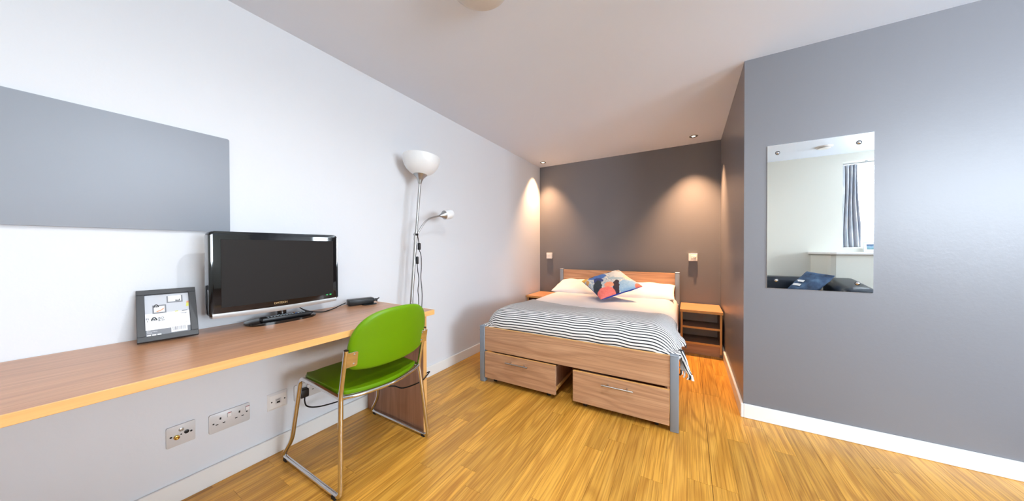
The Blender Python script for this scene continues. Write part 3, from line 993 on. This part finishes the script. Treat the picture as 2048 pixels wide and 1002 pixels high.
# ---------------------------------------------------------------- picture frame on the desk
def build_frame():
    bl, br = Vector((.122, .230, DZ)), Vector((.140, .388, DZ))
    ex = (br - bl).normalized()
    back = Vector((-ex.y, ex.x, 0))
    if back.x > 0: back = -back
    ey = (Vector((0, 0, 1)) * .19 + back * .108).normalized()
    W, Hh = .160, .215
    fr = thing('photo_frame', 'charcoal photo frame with paper product insert leaning on the desk', 'picture frame', tuple((bl + br) / 2))
    mt = frame_mtx((bl + br) / 2 + Vector((0, 0, .0035)), ex, ey)        # local x across, y up, z towards the room
    if mt.to_3x3() @ Vector((0, 0, 1)) @ Vector((1, 0, 0)) < 0: raise RuntimeError('frame faces the wall')
    def q(n, x0, x1, y0, y1, z0, z1, mat, par, bevel=.0):
        bm = bmesh.new(); add_box(bm, x0, x1, y0, y1, z0, z1, bevel)
        for v in bm.verts: v.co = mt @ v.co
        return obj(n, bm, mat, par)
    h = W / 2; b = .021
    q('rail', -h, h, 0, b, 0, .014, 'frame_black', fr, .0012)
    q('rail', -h, h, Hh - b, Hh, 0, .014, 'frame_black', fr, .0012)
    q('stile', -h, -h + b, b, Hh - b, 0, .014, 'frame_black', fr, .0012)
    q('stile', h - b, h, b, Hh - b, 0, .014, 'frame_black', fr, .0012)
    q('backing', -h + .004, h - .004, .004, Hh - .004, -.003, .0005, 'paper_dark', fr)
    ins = q('insert', -h + b, h - b, b, Hh - b, .0005, .006, 'paper', fr)
    ix, iy0, iy1 = h - b, b, Hh - b
    z = .006
    def pr(x0, x1, y0, y1, m, k=1): return q('print', x0, x1, y0, y1, z, z + .0002 * k, m, ins)
    pr(-ix, ix, .115, iy1, 'paper_grey')
    pr(-ix, ix, iy0, .047, 'paper_dark')
    pr(.006, .050, .027, .052, 'paper', 2)
    bx = .010
    kr = random.Random(8)
    while bx < .045:
        w = kr.uniform(.0006, .0018); pr(bx, bx + w, .034, .049, 'ink_grey', 3); bx += w + kr.uniform(.0008, .0016)
    # two small pictures printed on the insert
    for (x0, x1, y0, y1) in ((-.040, -.004, .113, .149), (-.002, .042, .154, .1845)):
        pr(x0, x1, y0, y1, 'paper_dark', 2); pr(x0 + .004, x1 - .004, y0 + .005, y1 - .005 if y1 < .17 else y1, 'paper', 3)
    def poly(pts, m, k=4):
        bm = bmesh.new(); add_prism(bm, pts, .0002, mt @ Matrix.Translation((0, 0, z + .0002 * k)))
        return obj('print', bm, m, ins)
    poly([(-.034, .122), (-.028, .124), (-.020, .126), (-.012, .134), (-.009, .133), (-.012, .128), (-.018, .123), (-.024, .121), (-.027, .118), (-.029, .121)], 'orange_print', 6)
    poly([(.022, .160), (.034, .160), (.035, .168), (.033, .168), (.032, .164), (.026, .164), (.023, .166), (.021, .163)], 'ink', 6)
    poly([(.050, .132), (.058, .132), (.058, .148), (.052, .148)], 'yellow_print', 3)
    poly([(.051, .147), (.059, .147), (.059, .155), (.053, .155)], 'orange_print', 3)
    poly([(.018, .113), (.028, .113), (.027, .116), (.019, .116)], 'yellow_print', 4)
    poly([(.036, .112), (.054, .114), (.053, .116), (.040, .115)], 'ink', 4)
    # dark house-like mark printed twice
    for (mx, my, s) in ((-.030, .1445, .0075), (-.0365, .0905, .0085)):
        poly([(mx - s, my - s * .7), (mx + s, my - s * .7), (mx + s * .9, my), (mx + s * .35, my + s * .95), (mx - s * .35, my + s * .95), (mx - s * .9, my)], 'ink', 7)
        poly([(mx - s * .55, my - s * .55), (mx - s * .1, my - s * .55), (mx - s * .3, my - s * .1)], 'paper', 8)
        poly([(mx + s * .1, my - s * .55), (mx + s * .55, my - s * .55), (mx + s * .3, my - s * .1)], 'paper', 8)
        poly([(mx - s * .3, my + s * .1), (mx + s * .3, my + s * .1), (mx, my + s * .55)], 'paper', 8)
    def tx(s, x, y, size, m='ink', k=5): 
        text('lettering', s, size, m, ins, mt @ Matrix.Translation((x, y, z + .0002 * k)), .0001, 'LEFT')
    tx('FI', -.0575, .0925, .0115); tx('BO', -.0265, .0925, .0115)
    tx('1', -.0565, .0835, .010); tx('8cm', -.0265, .0835, .010)
    tx('Design', .034, .104, .0065, 'ink_grey'); tx('13x18', .040, .0615, .0035, 'ink_grey')
    for i, s in enumerate(('Ram', 'Photo frame', 'Cadre')):
        tx(s, -.056, .0445 - i * .0048, .0052, 'paper')
    for i in range(3):
        pr(-.056 + i * .013, -.046 + i * .013, .0235, .0285, 'paper', 2)
    # strut behind
    st = bmesh.new()
    add_tube(st, [mt @ Vector((0, .10, -.003)), Vector(((bl + br) / 2)) + back * .11 + Vector((0, 0, .004))], .004, 8)
    obj('strut', st, 'frame_black', fr)
build_frame()

# ---------------------------------------------------------------- wall board
bd = thing('wall_board', 'plain satin silver metal board hung on the white wall above the desk', 'board', (.0, .226, 1.168))
bm = bmesh.new(); add_prism(bm, tv_outline(-.074, .526, 1.170, 1.611, .006), .010, frame_mtx((.009, 0, 0), (0, 1, 0), (0, 0, 1)), bevel=.0015)
obj('panel', bm, 'board_metal', bd, smooth=True, auto=30)
B('hanging_rail', (0, .004, .02, .43, 1.54, 1.57), 'steel', bd, 0)

# ---------------------------------------------------------------- sockets on the left wall
def plate(name, label, y0, y1, z0, z1, mat='grey_plate', d=.009, r=.004, group=None, cat='socket'):
    t = thing(name, label, cat, (0, (y0 + y1) / 2, z0), 0, group)
    bm = bmesh.new(); add_prism(bm, tv_outline(y0, y1, z0, z1, r), d, frame_mtx((d / 2, 0, 0), (0, 1, 0), (0, 0, 1)), bevel=.0016)
    obj('plate', bm, mat, t, smooth=True, auto=30)
    return t
def dot(n, x, y, z, r, mat, par, h=.001):
    return L(n, [(0, h), (r * .8, h), (r, h * .5), (r, 0)], mat, par, 14, Matrix.Translation((x, y, z)) @ Matrix.Rotation(PI / 2, 4, 'Y'))
pt = plate('aerial_socket', 'square aerial and satellite socket plate, leftmost below the desk', .318, .404, .243, .330)
dot('screw', .009, .331, .287, .004, 'dark_slot', pt); dot('screw', .009, .391, .287, .004, 'dark_slot', pt); dot('screw', .009, .361, .287, .0028, 'dark_slot', pt)
L('satellite_jack', [(0, .010), (.002, .010), (.0025, .004), (.006, .004), (.006, .010), (.0085, .009), (.0095, 0)], 'brass', pt, 18, Matrix.Translation((.009, .347, .281)) @ Matrix.Rotation(PI / 2, 4, 'Y'))
L('aerial_jack', [(0, .001), (.004, .001), (.0045, .004), (.0075, .003), (.008, 0)], 'steel', pt, 18, Matrix.Translation((.009, .361, .308)) @ Matrix.Rotation(PI / 2, 4, 'Y'))
L('radio_jack', [(0, .001), (.003, .002), (.0045, .004), (.0078, .003), (.008, 0)], 'black_plastic', pt, 18, Matrix.Translation((.009, .377, .291)) @ Matrix.Rotation(PI / 2, 4, 'Y'))

def double_socket(label, y0):
    t = plate('double_socket', label, y0, y0 + .147, .234, .321, r=.006, group='double mains sockets below the desk')
    x = .009
    for k in (0, 1):
        c = y0 + .038 + k * .0725 - (.004 if k else 0)
        B('slot', (x, x + .0006, c - .003, c + .003, .288, .298), 'dark_slot', t, 0)
        for s in (-1, 1):
            B('slot', (x, x + .0006, c + s * .012 - .0045, c + s * .012 + .0045, .267, .271), 'dark_slot', t, 0)
        w = c + .033 + (-.001 if k == 0 else -.002)
        sw = B('rocker', (x, x + .004, w - .0075, w + .0075, .288, .306), 'white_plastic', t, .001)
        B('red_flash', (x + .001, x + .0035, w - .006, w + .006, .306, .3075), 'red', sw, 0)
        B('rocker_surround', (x, x + .0006, w - .0085, w + .0085, .287, .3075), 'ink_grey', t, 0)
    dot('screw', x, y0 + .014, .277, .0035, 'dark_slot', t); dot('screw', x, y0 + .1345, .2815, .0035, 'dark_slot', t)
    return t
double_socket('double mains socket with nothing plugged in, below the desk', .448)
double_socket('double mains socket behind the green chair with a plug in it', .790)
dp = thing('data_socket', 'chamfered white data socket plate between the two double sockets', 'socket', (0, .713, .234))
bm = bmesh.new()
o1 = [(.668, .234), (.758, .234), (.758, .322), (.668, .322)]
o2 = [(.678, .245), (.748, .245), (.748, .311), (.678, .311)]
va = [bm.verts.new((0, y, z)) for y, z in o1]; vb = [bm.verts.new((.004, y, z)) for y, z in o1]; vc = [bm.verts.new((.012, y, z)) for y, z in o2]
for k in range(4):
    bm.faces.new((va[k], va[(k + 1) % 4], vb[(k + 1) % 4], vb[k])); bm.faces.new((vb[k], vb[(k + 1) % 4], vc[(k + 1) % 4], vc[k]))
bm.faces.new(vc); bm.faces.new(va[::-1])
obj('plate', bm, 'white_plastic', dp)
B('port', (.012, .0126, .706, .721, .266, .275), 'dark_slot', dp, 0)
for i in range(4): B('port_mark', (.012, .0123, .703 + i * .005, .706 + i * .005, .280, .287), 'ink_grey', dp, 0)
B('port_surround', (.012, .0122, .700, .727, .262, .291), 'grey_plate', dp, 0)
dot('screw', .012, .684, .279, .0035, 'dark_slot', dp); dot('screw', .012, .742, .279, .0035, 'dark_slot', dp)

# plug and lead
pg = thing('plug', 'black three-pin plug pushed into the socket behind the chair', 'plug', (.012, .828, .262))
B('plug_body', (.010, .045, .806, .850, .250, .298), 'black_plastic', pg, .007, 3)
ld = T('plug_lead', catmull([(.040, .828, .255), (.052, .822, .235), (.075, .822, .215), (.12, .842, .212), (.2, .87, .235), (.30, .93, .272), (.36, 1.05, .292), (.40, 1.137, .276), (.45, 1.168, .264), (.55, 1.206, .309), (.572, 1.236, .340), (.566, 1.262, .352), (.50, 1.275, .30), (.36, 1.32, .12), (.24, 1.38, .03)], 6), .0036, 'rubber')
tag(ld, 'black lead drooping from the plug and round the desk end panel', 'cable')
# ---------------------------------------------------------------- chair
ch = thing('office_chair', 'lime green vinyl chair on a chrome sled frame at the desk', 'chair', (.40, .939, 0))
R_T = .0105
YLOW, YUP = (.706, 1.208), (.722, 1.160)
def side(k):
    def Y(z): return lerp(YLOW[k], YUP[k], min(1.0, z / .42))
    base = fillet([(x, Y(z), z) for x, z in ((.591, .434), (.613, .0125), (.085, .0125), (.170, .125), (.240, .446), (.40, .445), (.590, .434))], .035, 6)
    leg = fillet([(x, Y(z), z) for x, z in ((.5915, .424), (.593, .45), (.600, .48), (.637, .652))], .03, 5)
    return base, leg, Y
for k in (0, 1):
    low, up, Yk = side(k)
    fr_ = T('side_frame', low, R_T, 'chrome', ch, 12)
    T('back_upright', up, R_T, 'chrome', ch, 12)
    L('tube_cap', [(0, .002), (.008, .0015), (.0105, 0)], 'black_plastic', fr_, 12, Matrix.Translation((.637, Yk(.65), .652)))
    for x in (.125, .575):
        y = YLOW[k]
        B('glide', (x - .014, x + .014, y - .0125, y + .0125, .0, .016), 'rubber', fr_, .002)
bow = catmull([(.590, .722, .435), (.622, .795, .432), (.645, .941, .430), (.622, 1.087, .432), (.590, 1.160, .435)], 8)
T('seat_rail', bow, .009, 'chrome', ch, 10)
T('seat_rail', [(.262, .722, .435), (.262, 1.160, .435)], .008, 'chrome', ch, 10)
# seat pad
def seat():
    pts = []
    for k in range(24):       # rear bow
        t_ = k / 23
        y = lerp(.738, 1.194, t_)
        pts.append((.572 + .058 * math.sin(PI * t_) ** .8, y))
    pts += [(.40, 1.196), (.27, 1.196), (.232, 1.180), (.220, 1.13)]
    pts += [(.214, lerp(1.08, .85, k / 6)) for k in range(7)]
    pts += [(.220, .802), (.232, .752), (.27, .736), (.40, .736)]
    bm = bmesh.new()
    add_prism(bm, pts, .018, Matrix.Translation((0, 0, .4545)), bevel=.007, seg=3)
    bmesh.ops.subdivide_edges(bm, edges=[e for e in bm.edges if e.calc_length() > .12], cuts=2)
    for v in bm.verts:
        x, y = v.co.x, v.co.y
        v.co.z += -.010 * math.sin(PI * min(1, max(0, (y - .736) / .46))) * math.exp(-((x - .45) / .16) ** 2) - .030 * max(0, (x - .30)) + (-.010 if x < .235 else 0)
        v.co.y = .941 + (y - .966) * .915
    return bm
obj('seat', seat(), 'green_vinyl', ch, smooth=True, auto=60)
B('seat_board', (.25, .575, .747, 1.131, .436, .444), 'black_plastic', ch, .003)
# backrest: padded shell, curved and leaning
def back_half(z):
    return 0
def backrest():
    half = [(0, .530), (.08, .531), (.15, .536), (.20, .547), (.226, .562), (.235, .585), (.2375, .62), (.235, .67), (.224, .715), (.200, .755), (.165, .784), (.12, .802), (.06, .811), (0, .813)]
    outl = [(y, z) for y, z in half] + [(-y, z) for y, z in half[-2:0:-1]]
    # radial rings from the border to the centre so the pad can swell
    bm = bmesh.new()
    cy, cz = 0.0, .672
    n = len(outl)
    sm = [tuple(p) for p in catmull([(y, z, 0) for y, z in outl], 3, True)]
    n = len(sm)
    def X(y, z): return .598 + .040 * (1 - (y / .24) ** 2) + .20 * (z - .55) + .02 * max(0, z - .70)
    grid = {}
    levels = [1.0, .985, .955, .91, .84, .72, .55, .36, .18]
    for s in (1, -1):
        for li, f in enumerate(levels):
            for k, p in enumerate(sm):
                y, z = p[0] * f, cz + (p[1] - cz) * f
                d = 1 - f
                th_ = .0155 * math.sqrt(max(0, 1 - (1 - min(d, .09) / .09) ** 2)) + .004 * min(1, d * 2)
                if s == -1 and li == 0: grid[s, li, k] = grid[1, 0, k]; continue
                grid[s, li, k] = bm.verts.new((X(y, z) + s * th_, .953 + y * .914, z))
        c = bm.verts.new((X(0, cz) + s * .0195, .953, cz))
        for li in range(len(levels) - 1):
            for k in range(n):
                a, b = grid[s, li, k], grid[s, li, (k + 1) % n]
                c2, d2 = grid[s, li + 1, (k + 1) % n], grid[s, li + 1, k]
                bm.faces.new((a, b, c2, d2) if s == 1 else (d2, c2, b, a))
        li = len(levels) - 1
        for k in range(n):
            q = (grid[s, li, k], grid[s, li, (k + 1) % n], c)
            bm.faces.new(q if s == 1 else q[::-1])
    return bm
bk = obj('backrest', backrest(), 'green_vinyl', ch, smooth=True)
for s in (-1, 1):
    y = .948 + s * .200
    m_ = frame_mtx((.638, y, .606), (-.12 * s, -s, 0) if True else (0, 1, 0), (.2, 0, 1))
    ez = m_.to_3x3() @ Vector((0, 0, 1))
    bm = bmesh.new(); add_prism(bm, [(-.024, -.034), (.018, -.034), (.023, -.029), (.023, .029), (.018, .034), (-.024, .034)], .004, m_, bevel=.0008)
    br_ = obj('bracket', bm, 'chrome', ch)
    for zz in (-.022, .022):
        p = m_ @ Vector((.008, zz, 0))
        dirx = ez if ez.x > 0 else -ez
        L('bolt', [(0, .004), (.004, .003), (.006, 0)], 'chrome', br_, 12, Matrix.Translation(p + dirx * .002) @ Vector((0, 0, 1)).rotation_difference(dirx).to_matrix().to_4x4())

# ---------------------------------------------------------------- floor lamp with reading arm
lp = thing('floor_lamp', 'silver uplighter floor lamp with white bowl shade and reading arm', 'lamp', (.17, 1.405, 0))
LX = .17
L('base', [(0, 0), (.112, 0), (.115, .006), (.11, .016), (.03, .026), (.016, .034), (0, .036)], 'lamp_metal', lp, 40, Matrix.Translation((LX, 1.405, 0)))
T('pole', [(LX, 1.406, .03), (LX, 1.468, .704), (LX, 1.510, 1.165)], .0115, 'lamp_metal', lp, 14)
T('pole', [(LX, 1.511, 1.165), (LX, 1.553, 1.585)], .0095, 'lamp_metal', lp, 14)
T('pole_joint', [(LX, 1.507, 1.150), (LX, 1.513, 1.205)], .014, 'lamp_metal', lp, 14)
tilt = Matrix.Rotation(math.radians(-5.5), 4, 'X')
top = Matrix.Translation((LX, 1.551, 1.570)) @ tilt
L('shade_cup', [(0, 0), (.010, 0), (.0125, .004), (.016, .022), (.027, .046), (.047, .068), (.058, .080), (.055, .081), (.02, .05), (0, .04)], 'lamp_metal', lp, 36, top)
bowl = [(.040, .066), (.058, .076), (.082, .090), (.105, .112), (.122, .138), (.132, .166), (.1365, .196), (.1365, .204), (.1335, .204), (.132, .196), (.127, .167), (.117, .140), (.100, .115), (.078, .094), (.05, .080), (.036, .072)]
L('bowl_shade', bowl, 'opal', lp, 48, top)
arm = catmull([(LX, 1.512, 1.172), (.176, 1.535, 1.215), (.184, 1.575, 1.275), (.192, 1.620, 1.315), (.198, 1.68, 1.335), (.20, 1.735, 1.350)], 6)
T('reading_arm', arm, .0065, 'lamp_metal', lp, 12)
hd = frame_mtx((.20, 1.728, 1.350), (1, 0, 0), Vector((0, -.16, 1)))
# cone axis along the arm direction
ax = Vector((.06, .97, .20)).normalized()
hm = Matrix.Translation((.20, 1.728, 1.349)) @ Vector((0, 0, 1)).rotation_difference(ax).to_matrix().to_4x4()
L('reading_cup', [(0, 0), (.009, 0), (.012, .006), (.017, .02), (.030, .040), (.036, .048), (.030, .046), (0, .03)], 'lamp_metal', lp, 28, hm)
L('reading_shade', [(.030, .044), (.036, .050), (.0395, .070), (.040, .098), (.0385, .118), (.036, .124), (.034, .118), (.036, .09), (.030, .05)], 'opal', lp, 32, hm)
B('clamp', (LX - .014, LX + .016, 1.500, 1.524, 1.183, 1.200), 'black_plastic', lp, .003)
B('rocker_switch', (LX + .006, LX + .026, 1.519, 1.537, 1.078, 1.130), 'black_plastic', lp, .005, 2)
B('rocker_switch', (LX + .004, LX + .022, 1.505, 1.520, .974, 1.030), 'black_plastic', lp, .005, 2)
T('flex', catmull([(LX + .01, 1.520, 1.185), (LX + .015, 1.527, 1.13)], 2), .0028, 'rubber', lp, 8)
T('flex', catmull([(LX + .015, 1.528, 1.08), (LX + .014, 1.546, 1.04), (LX + .012, 1.552, .96), (LX + .012, 1.546, .87), (LX + .012, 1.556, .78), (LX + .012, 1.556, .68), (LX + .01, 1.54, .4), (LX + .005, 1.53, .02), (LX, 1.48, .006), (LX, 1.46, .014)], 5), .0028, 'rubber', lp, 8)
T('flex', catmull([(LX + .012, 1.512, .975), (LX + .012, 1.518, .92), (LX + .012, 1.527, .86), (LX + .012, 1.518, .78), (LX + .012, 1.524, .69), (LX + .01, 1.52, .4), (LX + .01, 1.50, .03), (LX + .01, 1.45, .024)], 5), .0028, 'rubber', lp, 8)

# ---------------------------------------------------------------- mirror on the grey wall
mr = thing('wall_mirror', 'frameless rectangular mirror screwed to the grey wall', 'mirror', (2.538, YC, .839))
MX0, MX1, MZ0, MZ1 = 2.315, 2.7615, .839, 1.7165
B('glass_backing', (MX0, MX1, YC - .0045, YC, MZ0, MZ1), 'white_plastic', mr, 0)
B('mirror_glass', (MX0 + .0005, MX1 - .0005, YC - .006, YC - .0045, MZ0 + .0005, MZ1 - .0005), 'mirror', mr, 0)
for (x, z) in ((2.363, 1.667), (2.704, 1.668), (2.359, .888), (2.702, .889)):
    s_ = L('mirror_screw', [(0, .006), (.004, .0055), (.0075, .003), (.009, 0)], 'chrome', mr, 18, Matrix.Translation((x, YC - .006, z)) @ Matrix.Rotation(PI / 2, 4, 'X'))
    L('washer', [(.009, .0012), (.0115, .0008), (.0115, 0), (.009, 0)], 'black_plastic', s_, 18, Matrix.Translation((x, YC - .006, z)) @ Matrix.Rotation(PI / 2, 4, 'X'))

# ---------------------------------------------------------------- switches above the bed
def surface_switch(label, x0, x1):
    t = thing('wall_switch', label, 'switch', ((x0 + x1) / 2, YB, .937), 0)
    B('back_box', (x0 + .003, x1 - .003, YB - .026, YB, .940, 1.019), 'white_plastic', t, .003, 2)
    B('face_plate', (x0, x1, YB - .034, YB - .026, .937, 1.022), 'white_plastic', t, .002)
    return t
s1 = surface_switch('small white surface-mounted switch near the white wall corner', .119, .205)
B('rocker', (.153, .171, YB - .038, YB - .034, .968, .994), 'clear_plastic', s1, .001)
for x in (.130, .194): L('screw', [(0, .001), (.003, .001), (.0035, 0)], 'grey_plate', s1, 10, Matrix.Translation((x, YB - .034, .980)) @ Matrix.Rotation(PI / 2, 4, 'X'))
s2 = surface_switch('white surface-mounted dimmer switch above the right bedside unit', 1.898, 1.984)
B('rocker', (1.922, 1.938, YB - .038, YB - .034, .968, .998), 'clear_plastic', s2, .001)
L('dimmer_knob', [(0, .018), (.010, .018), (.013, .015), (.014, 0)], 'white_plastic', s2, 24, Matrix.Translation((1.958, YB - .034, .985)) @ Matrix.Rotation(PI / 2, 4, 'X'))

# ---------------------------------------------------------------- ceiling fittings
def downlight(x, y, label, power, col=(1.0, 0.57, 0.30), cone=80, group='recessed ceiling downlights', soft=.02):
    t = thing('downlight', label, 'downlight', (x, y, H), 0, group)
    L('trim_ring', [(.029, -.006), (.032, -.007), (.040, -.005), (.043, 0), (.026, 0)], 'steel', t, 32, Matrix.Translation((x, y, H)))
    L('baffle', [(.030, -.0064), (.026, -.004), (.0175, -.0014)], 'black_plastic', t, 24, Matrix.Translation((x, y, H)))
    L('lamp_face', [(0, -.0012), (.0185, -.0012), (.0185, -.0005), (0, -.0005)], 'glow', t, 24, Matrix.Translation((x, y, H)))
    sp = bpy.data.lights.new('halogen_beam', 'SPOT')
    sp.energy = power; sp.color = col; sp.spot_size = math.radians(cone); sp.spot_blend = 1.0; sp.shadow_soft_size = soft
    so = bpy.data.objects.new('halogen_beam', sp)
    so.parent = t; so.location = (0, 0, -.012)
    C.objects.link(so)
    return t
downlight(.154, 3.77, 'lit recessed downlight in the corner by the white wall', SPOT_W * .55)
downlight(1.94, 3.72, 'lit recessed downlight above the right bedside unit', SPOT_W)
for x, y, lab in ((1.2, .25, 'added unseen fill downlight over the open floor, nearest the desk'), (1.9, -.25, 'added unseen fill downlight over the open floor, nearest the sofa'), (1.75, .85, 'added unseen fill downlight over the open floor, nearest the bed')):
    downlight(x, y, lab, FILL_W * (2.4 if y > .8 else .72), (0.93, 0.97, 1.0), 176, 'added fill downlights over the open floor', .035)  # extra downlights out of view, added to brighten floor, desk and bed
dm = thing('ceiling_dome_light', 'unlit round opal dome light on the ceiling at the picture top', 'ceiling light', (1.10, 1.06, H))
L('dome', [(0, -.078), (.05, -.074), (.095, -.062), (.125, -.042), (.138, -.018), (.138, 0)], 'dome_glass', dm, 48, Matrix.Translation((1.10, 1.06, H)))
L('base_ring', [(.138, -.012), (.145, -.012), (.147, 0), (.138, 0)], 'white_plastic', dm, 48, Matrix.Translation((1.10, 1.06, H)))
cv = thing('ceiling_vent', 'round white ceiling vent seen in the mirror', 'vent', (3.27, -.13, H))
L('vent_rim', [(.050, -.012), (.068, -.012), (.078, 0), (.05, 0)], 'white_plastic', cv, 36, Matrix.Translation((3.27, -.13, H)))
L('vent_disc', [(0, -.026), (.05, -.024), (.056, -.018), (.05, -.014), (0, -.014)], 'white_plastic', cv, 36, Matrix.Translation((3.27, -.13, H)))
L('vent_throat', [(0, -.001), (.05, -.001), (.05, 0), (0, 0)], 'ink_grey', cv, 36, Matrix.Translation((3.27, -.13, H)))
L('vent_stem', [(.01, -.014), (.01, 0)], 'white_plastic', cv, 12, Matrix.Translation((3.27, -.13, H)))

# ---------------------------------------------------------------- what the mirror shows: sofa, cushion, curtain, picture
sf = thing('sofa', 'navy black leather sofa against the wall, seen in the mirror', 'sofa', (2.78, -.2, 0))
def rb(n, d, bv, par=sf, m='leather'): return B(n, d, m, par, bv, 5, True)
rb('base', (2.25, 3.27, -.58, .22, .06, .30), .03)
rb('seat_cushion', (2.46, 2.885, -.38, .24, .30, .45), .05); rb('seat_cushion', (2.89, 3.31, -.38, .24, .30, .45), .05)
rb('backrest', (2.26, 3.27, -.615, -.36, .28, .705), .07)
for x0, x1 in ((2.25, 2.46), (3.31, 3.60)):
    bm = bmesh.new(); add_box(bm, x0, x1, -.335, .27, .10, .730, .075, 6)
    for v in bm.verts:
        if v.co.z > .4: v.co.z -= .085 * max(0, (v.co.y + .335) / .6) ** 1.2
    obj('arm', bm, 'leather', sf, smooth=True)
for x in (2.33, 3.46):
    for y in (-.30, .16): L('foot', [(0, 0), (.022, 0), (.028, .06), (0, .06)], 'black_plastic', sf, 16, Matrix.Translation((x, y, 0)))
c0 = Vector((3.150, -.110, .660))
mt = frame_mtx(c0, Vector((.62, -.30, .68)), Vector((.45, .88, -.13)))
cu_ = thing('blue_cushion', 'slate blue cushion with pale stripes lying on the sofa in the mirror', 'cushion', tuple(c0))
bm = pillow_mesh(.165, .165, .05, 20, .07, .02, 2.0)
for v in bm.verts: v.co = mt @ v.co
obj('cushion_cover', bm, ['denim', 'denim'], cu_, smooth=True)
for k in (0, 1):
    bm = bmesh.new()
    for v_ in range(5): pass
    rows = []
    for i in range(5):
        y = -.12 + .026 * i
        rows.append([bm.verts.new(mt @ Vector((x, y, .0515 * ((1 - abs(x / .155) ** 2.6) * (1 - abs(y / .155) ** 2.6)) ** .42))) for x in (-.10 + k * .06, -.07 + k * .06)])
    for a, b in zip(rows, rows[1:]): bm.faces.new((a[0], a[1], b[1], b[0]))
    o = obj('stripe', bm, 'clear_plastic', cu_)
    m_ = o.modifiers.new('thickness', 'SOLIDIFY'); m_.thickness = .0015

ct = thing('curtain', 'grey blue pleated curtain hanging in the window recess, seen in the mirror', 'curtain', (3.68, YW - .06, 1.09))
bm = bmesh.new()
rows = []
for j in range(41):
    t_ = j / 40
    z = lerp(2.140, 1.088, t_)
    row = []
    for i in range(73):
        s_ = i / 72
        wdt = lerp(.135, .165, min(1, t_ * 1.4))
        x = 3.597 + wdt * s_
        amp = lerp(.016, .026, min(1, t_ * 3)) * (1 - .3 * t_)
        y = YW - .062 + amp * math.sin(s_ * 2 * PI * 4 + .6 * math.sin(t_ * 3)) + .004 * noise.noise((s_ * 9, t_ * 6, 2))
        row.append(bm.verts.new((x + .008 * math.sin(t_ * 5 + s_ * 3), y, z)))
    rows.append(row)
for a, b in zip(rows, rows[1:]):
    for i in range(72): bm.faces.new((a[i], a[i + 1], b[i + 1], b[i]))
o = obj('cloth', bm, 'curtain', ct, smooth=True)
m_ = o.modifiers.new('thickness', 'SOLIDIFY'); m_.thickness = .003
for i in range(4):
    B('pleat_hook', (3.612 + i * .033, 3.618 + i * .033, YW - .066, YW - .058, 2.136, 2.152), 'white_plastic', ct, 0)
cr = thing('curtain_rail', 'slim grey curtain rail across the top of the window recess', 'rail', (4.2, YW - .06, 2.152))
T('rail', [(WX0 + .005, YW - .062, 2.158), (WX1 - .005, YW - .062, 2.158)], .008, 'steel', cr, 10)
for x in (3.8, 4.6, 5.4): B('rail_bracket', (x, x + .02, YW - .07, YW - .054, 2.160, WZ1), 'steel', cr, 0)
pf = thing('sill_picture', 'small pale framed landscape picture on the window ledge, seen in the mirror', 'picture', (3.80, YW + .02, 1.03))
pm = frame_mtx((3.82, YW + .045, 1.031), (-1, -.10, 0), (.0, -.30, 1))
def qp(n, x0, x1, y0, y1, z0, z1, mat, par):
    bm = bmesh.new(); add_box(bm, x0, x1, y0, y1, z0, z1, .001)
    for v in bm.verts: v.co = pm @ v.co
    return obj(n, bm, mat, par)
for d in ((-.062, .062, 0, .014), (-.062, .062, .116, .130)): qp('rail', *d, -.012, 0, 'frame_pale', pf)
for d in ((-.062, -.048, .014, .116), (.048, .062, .014, .116)): qp('stile', *d, -.012, 0, 'frame_pale', pf)
qp('mount', -.048, .048, .014, .116, -.010, -.004, 'paper', pf); qp('landscape_print', -.032, .032, .034, .098, -.0045, -.0035, 'seascape', pf)
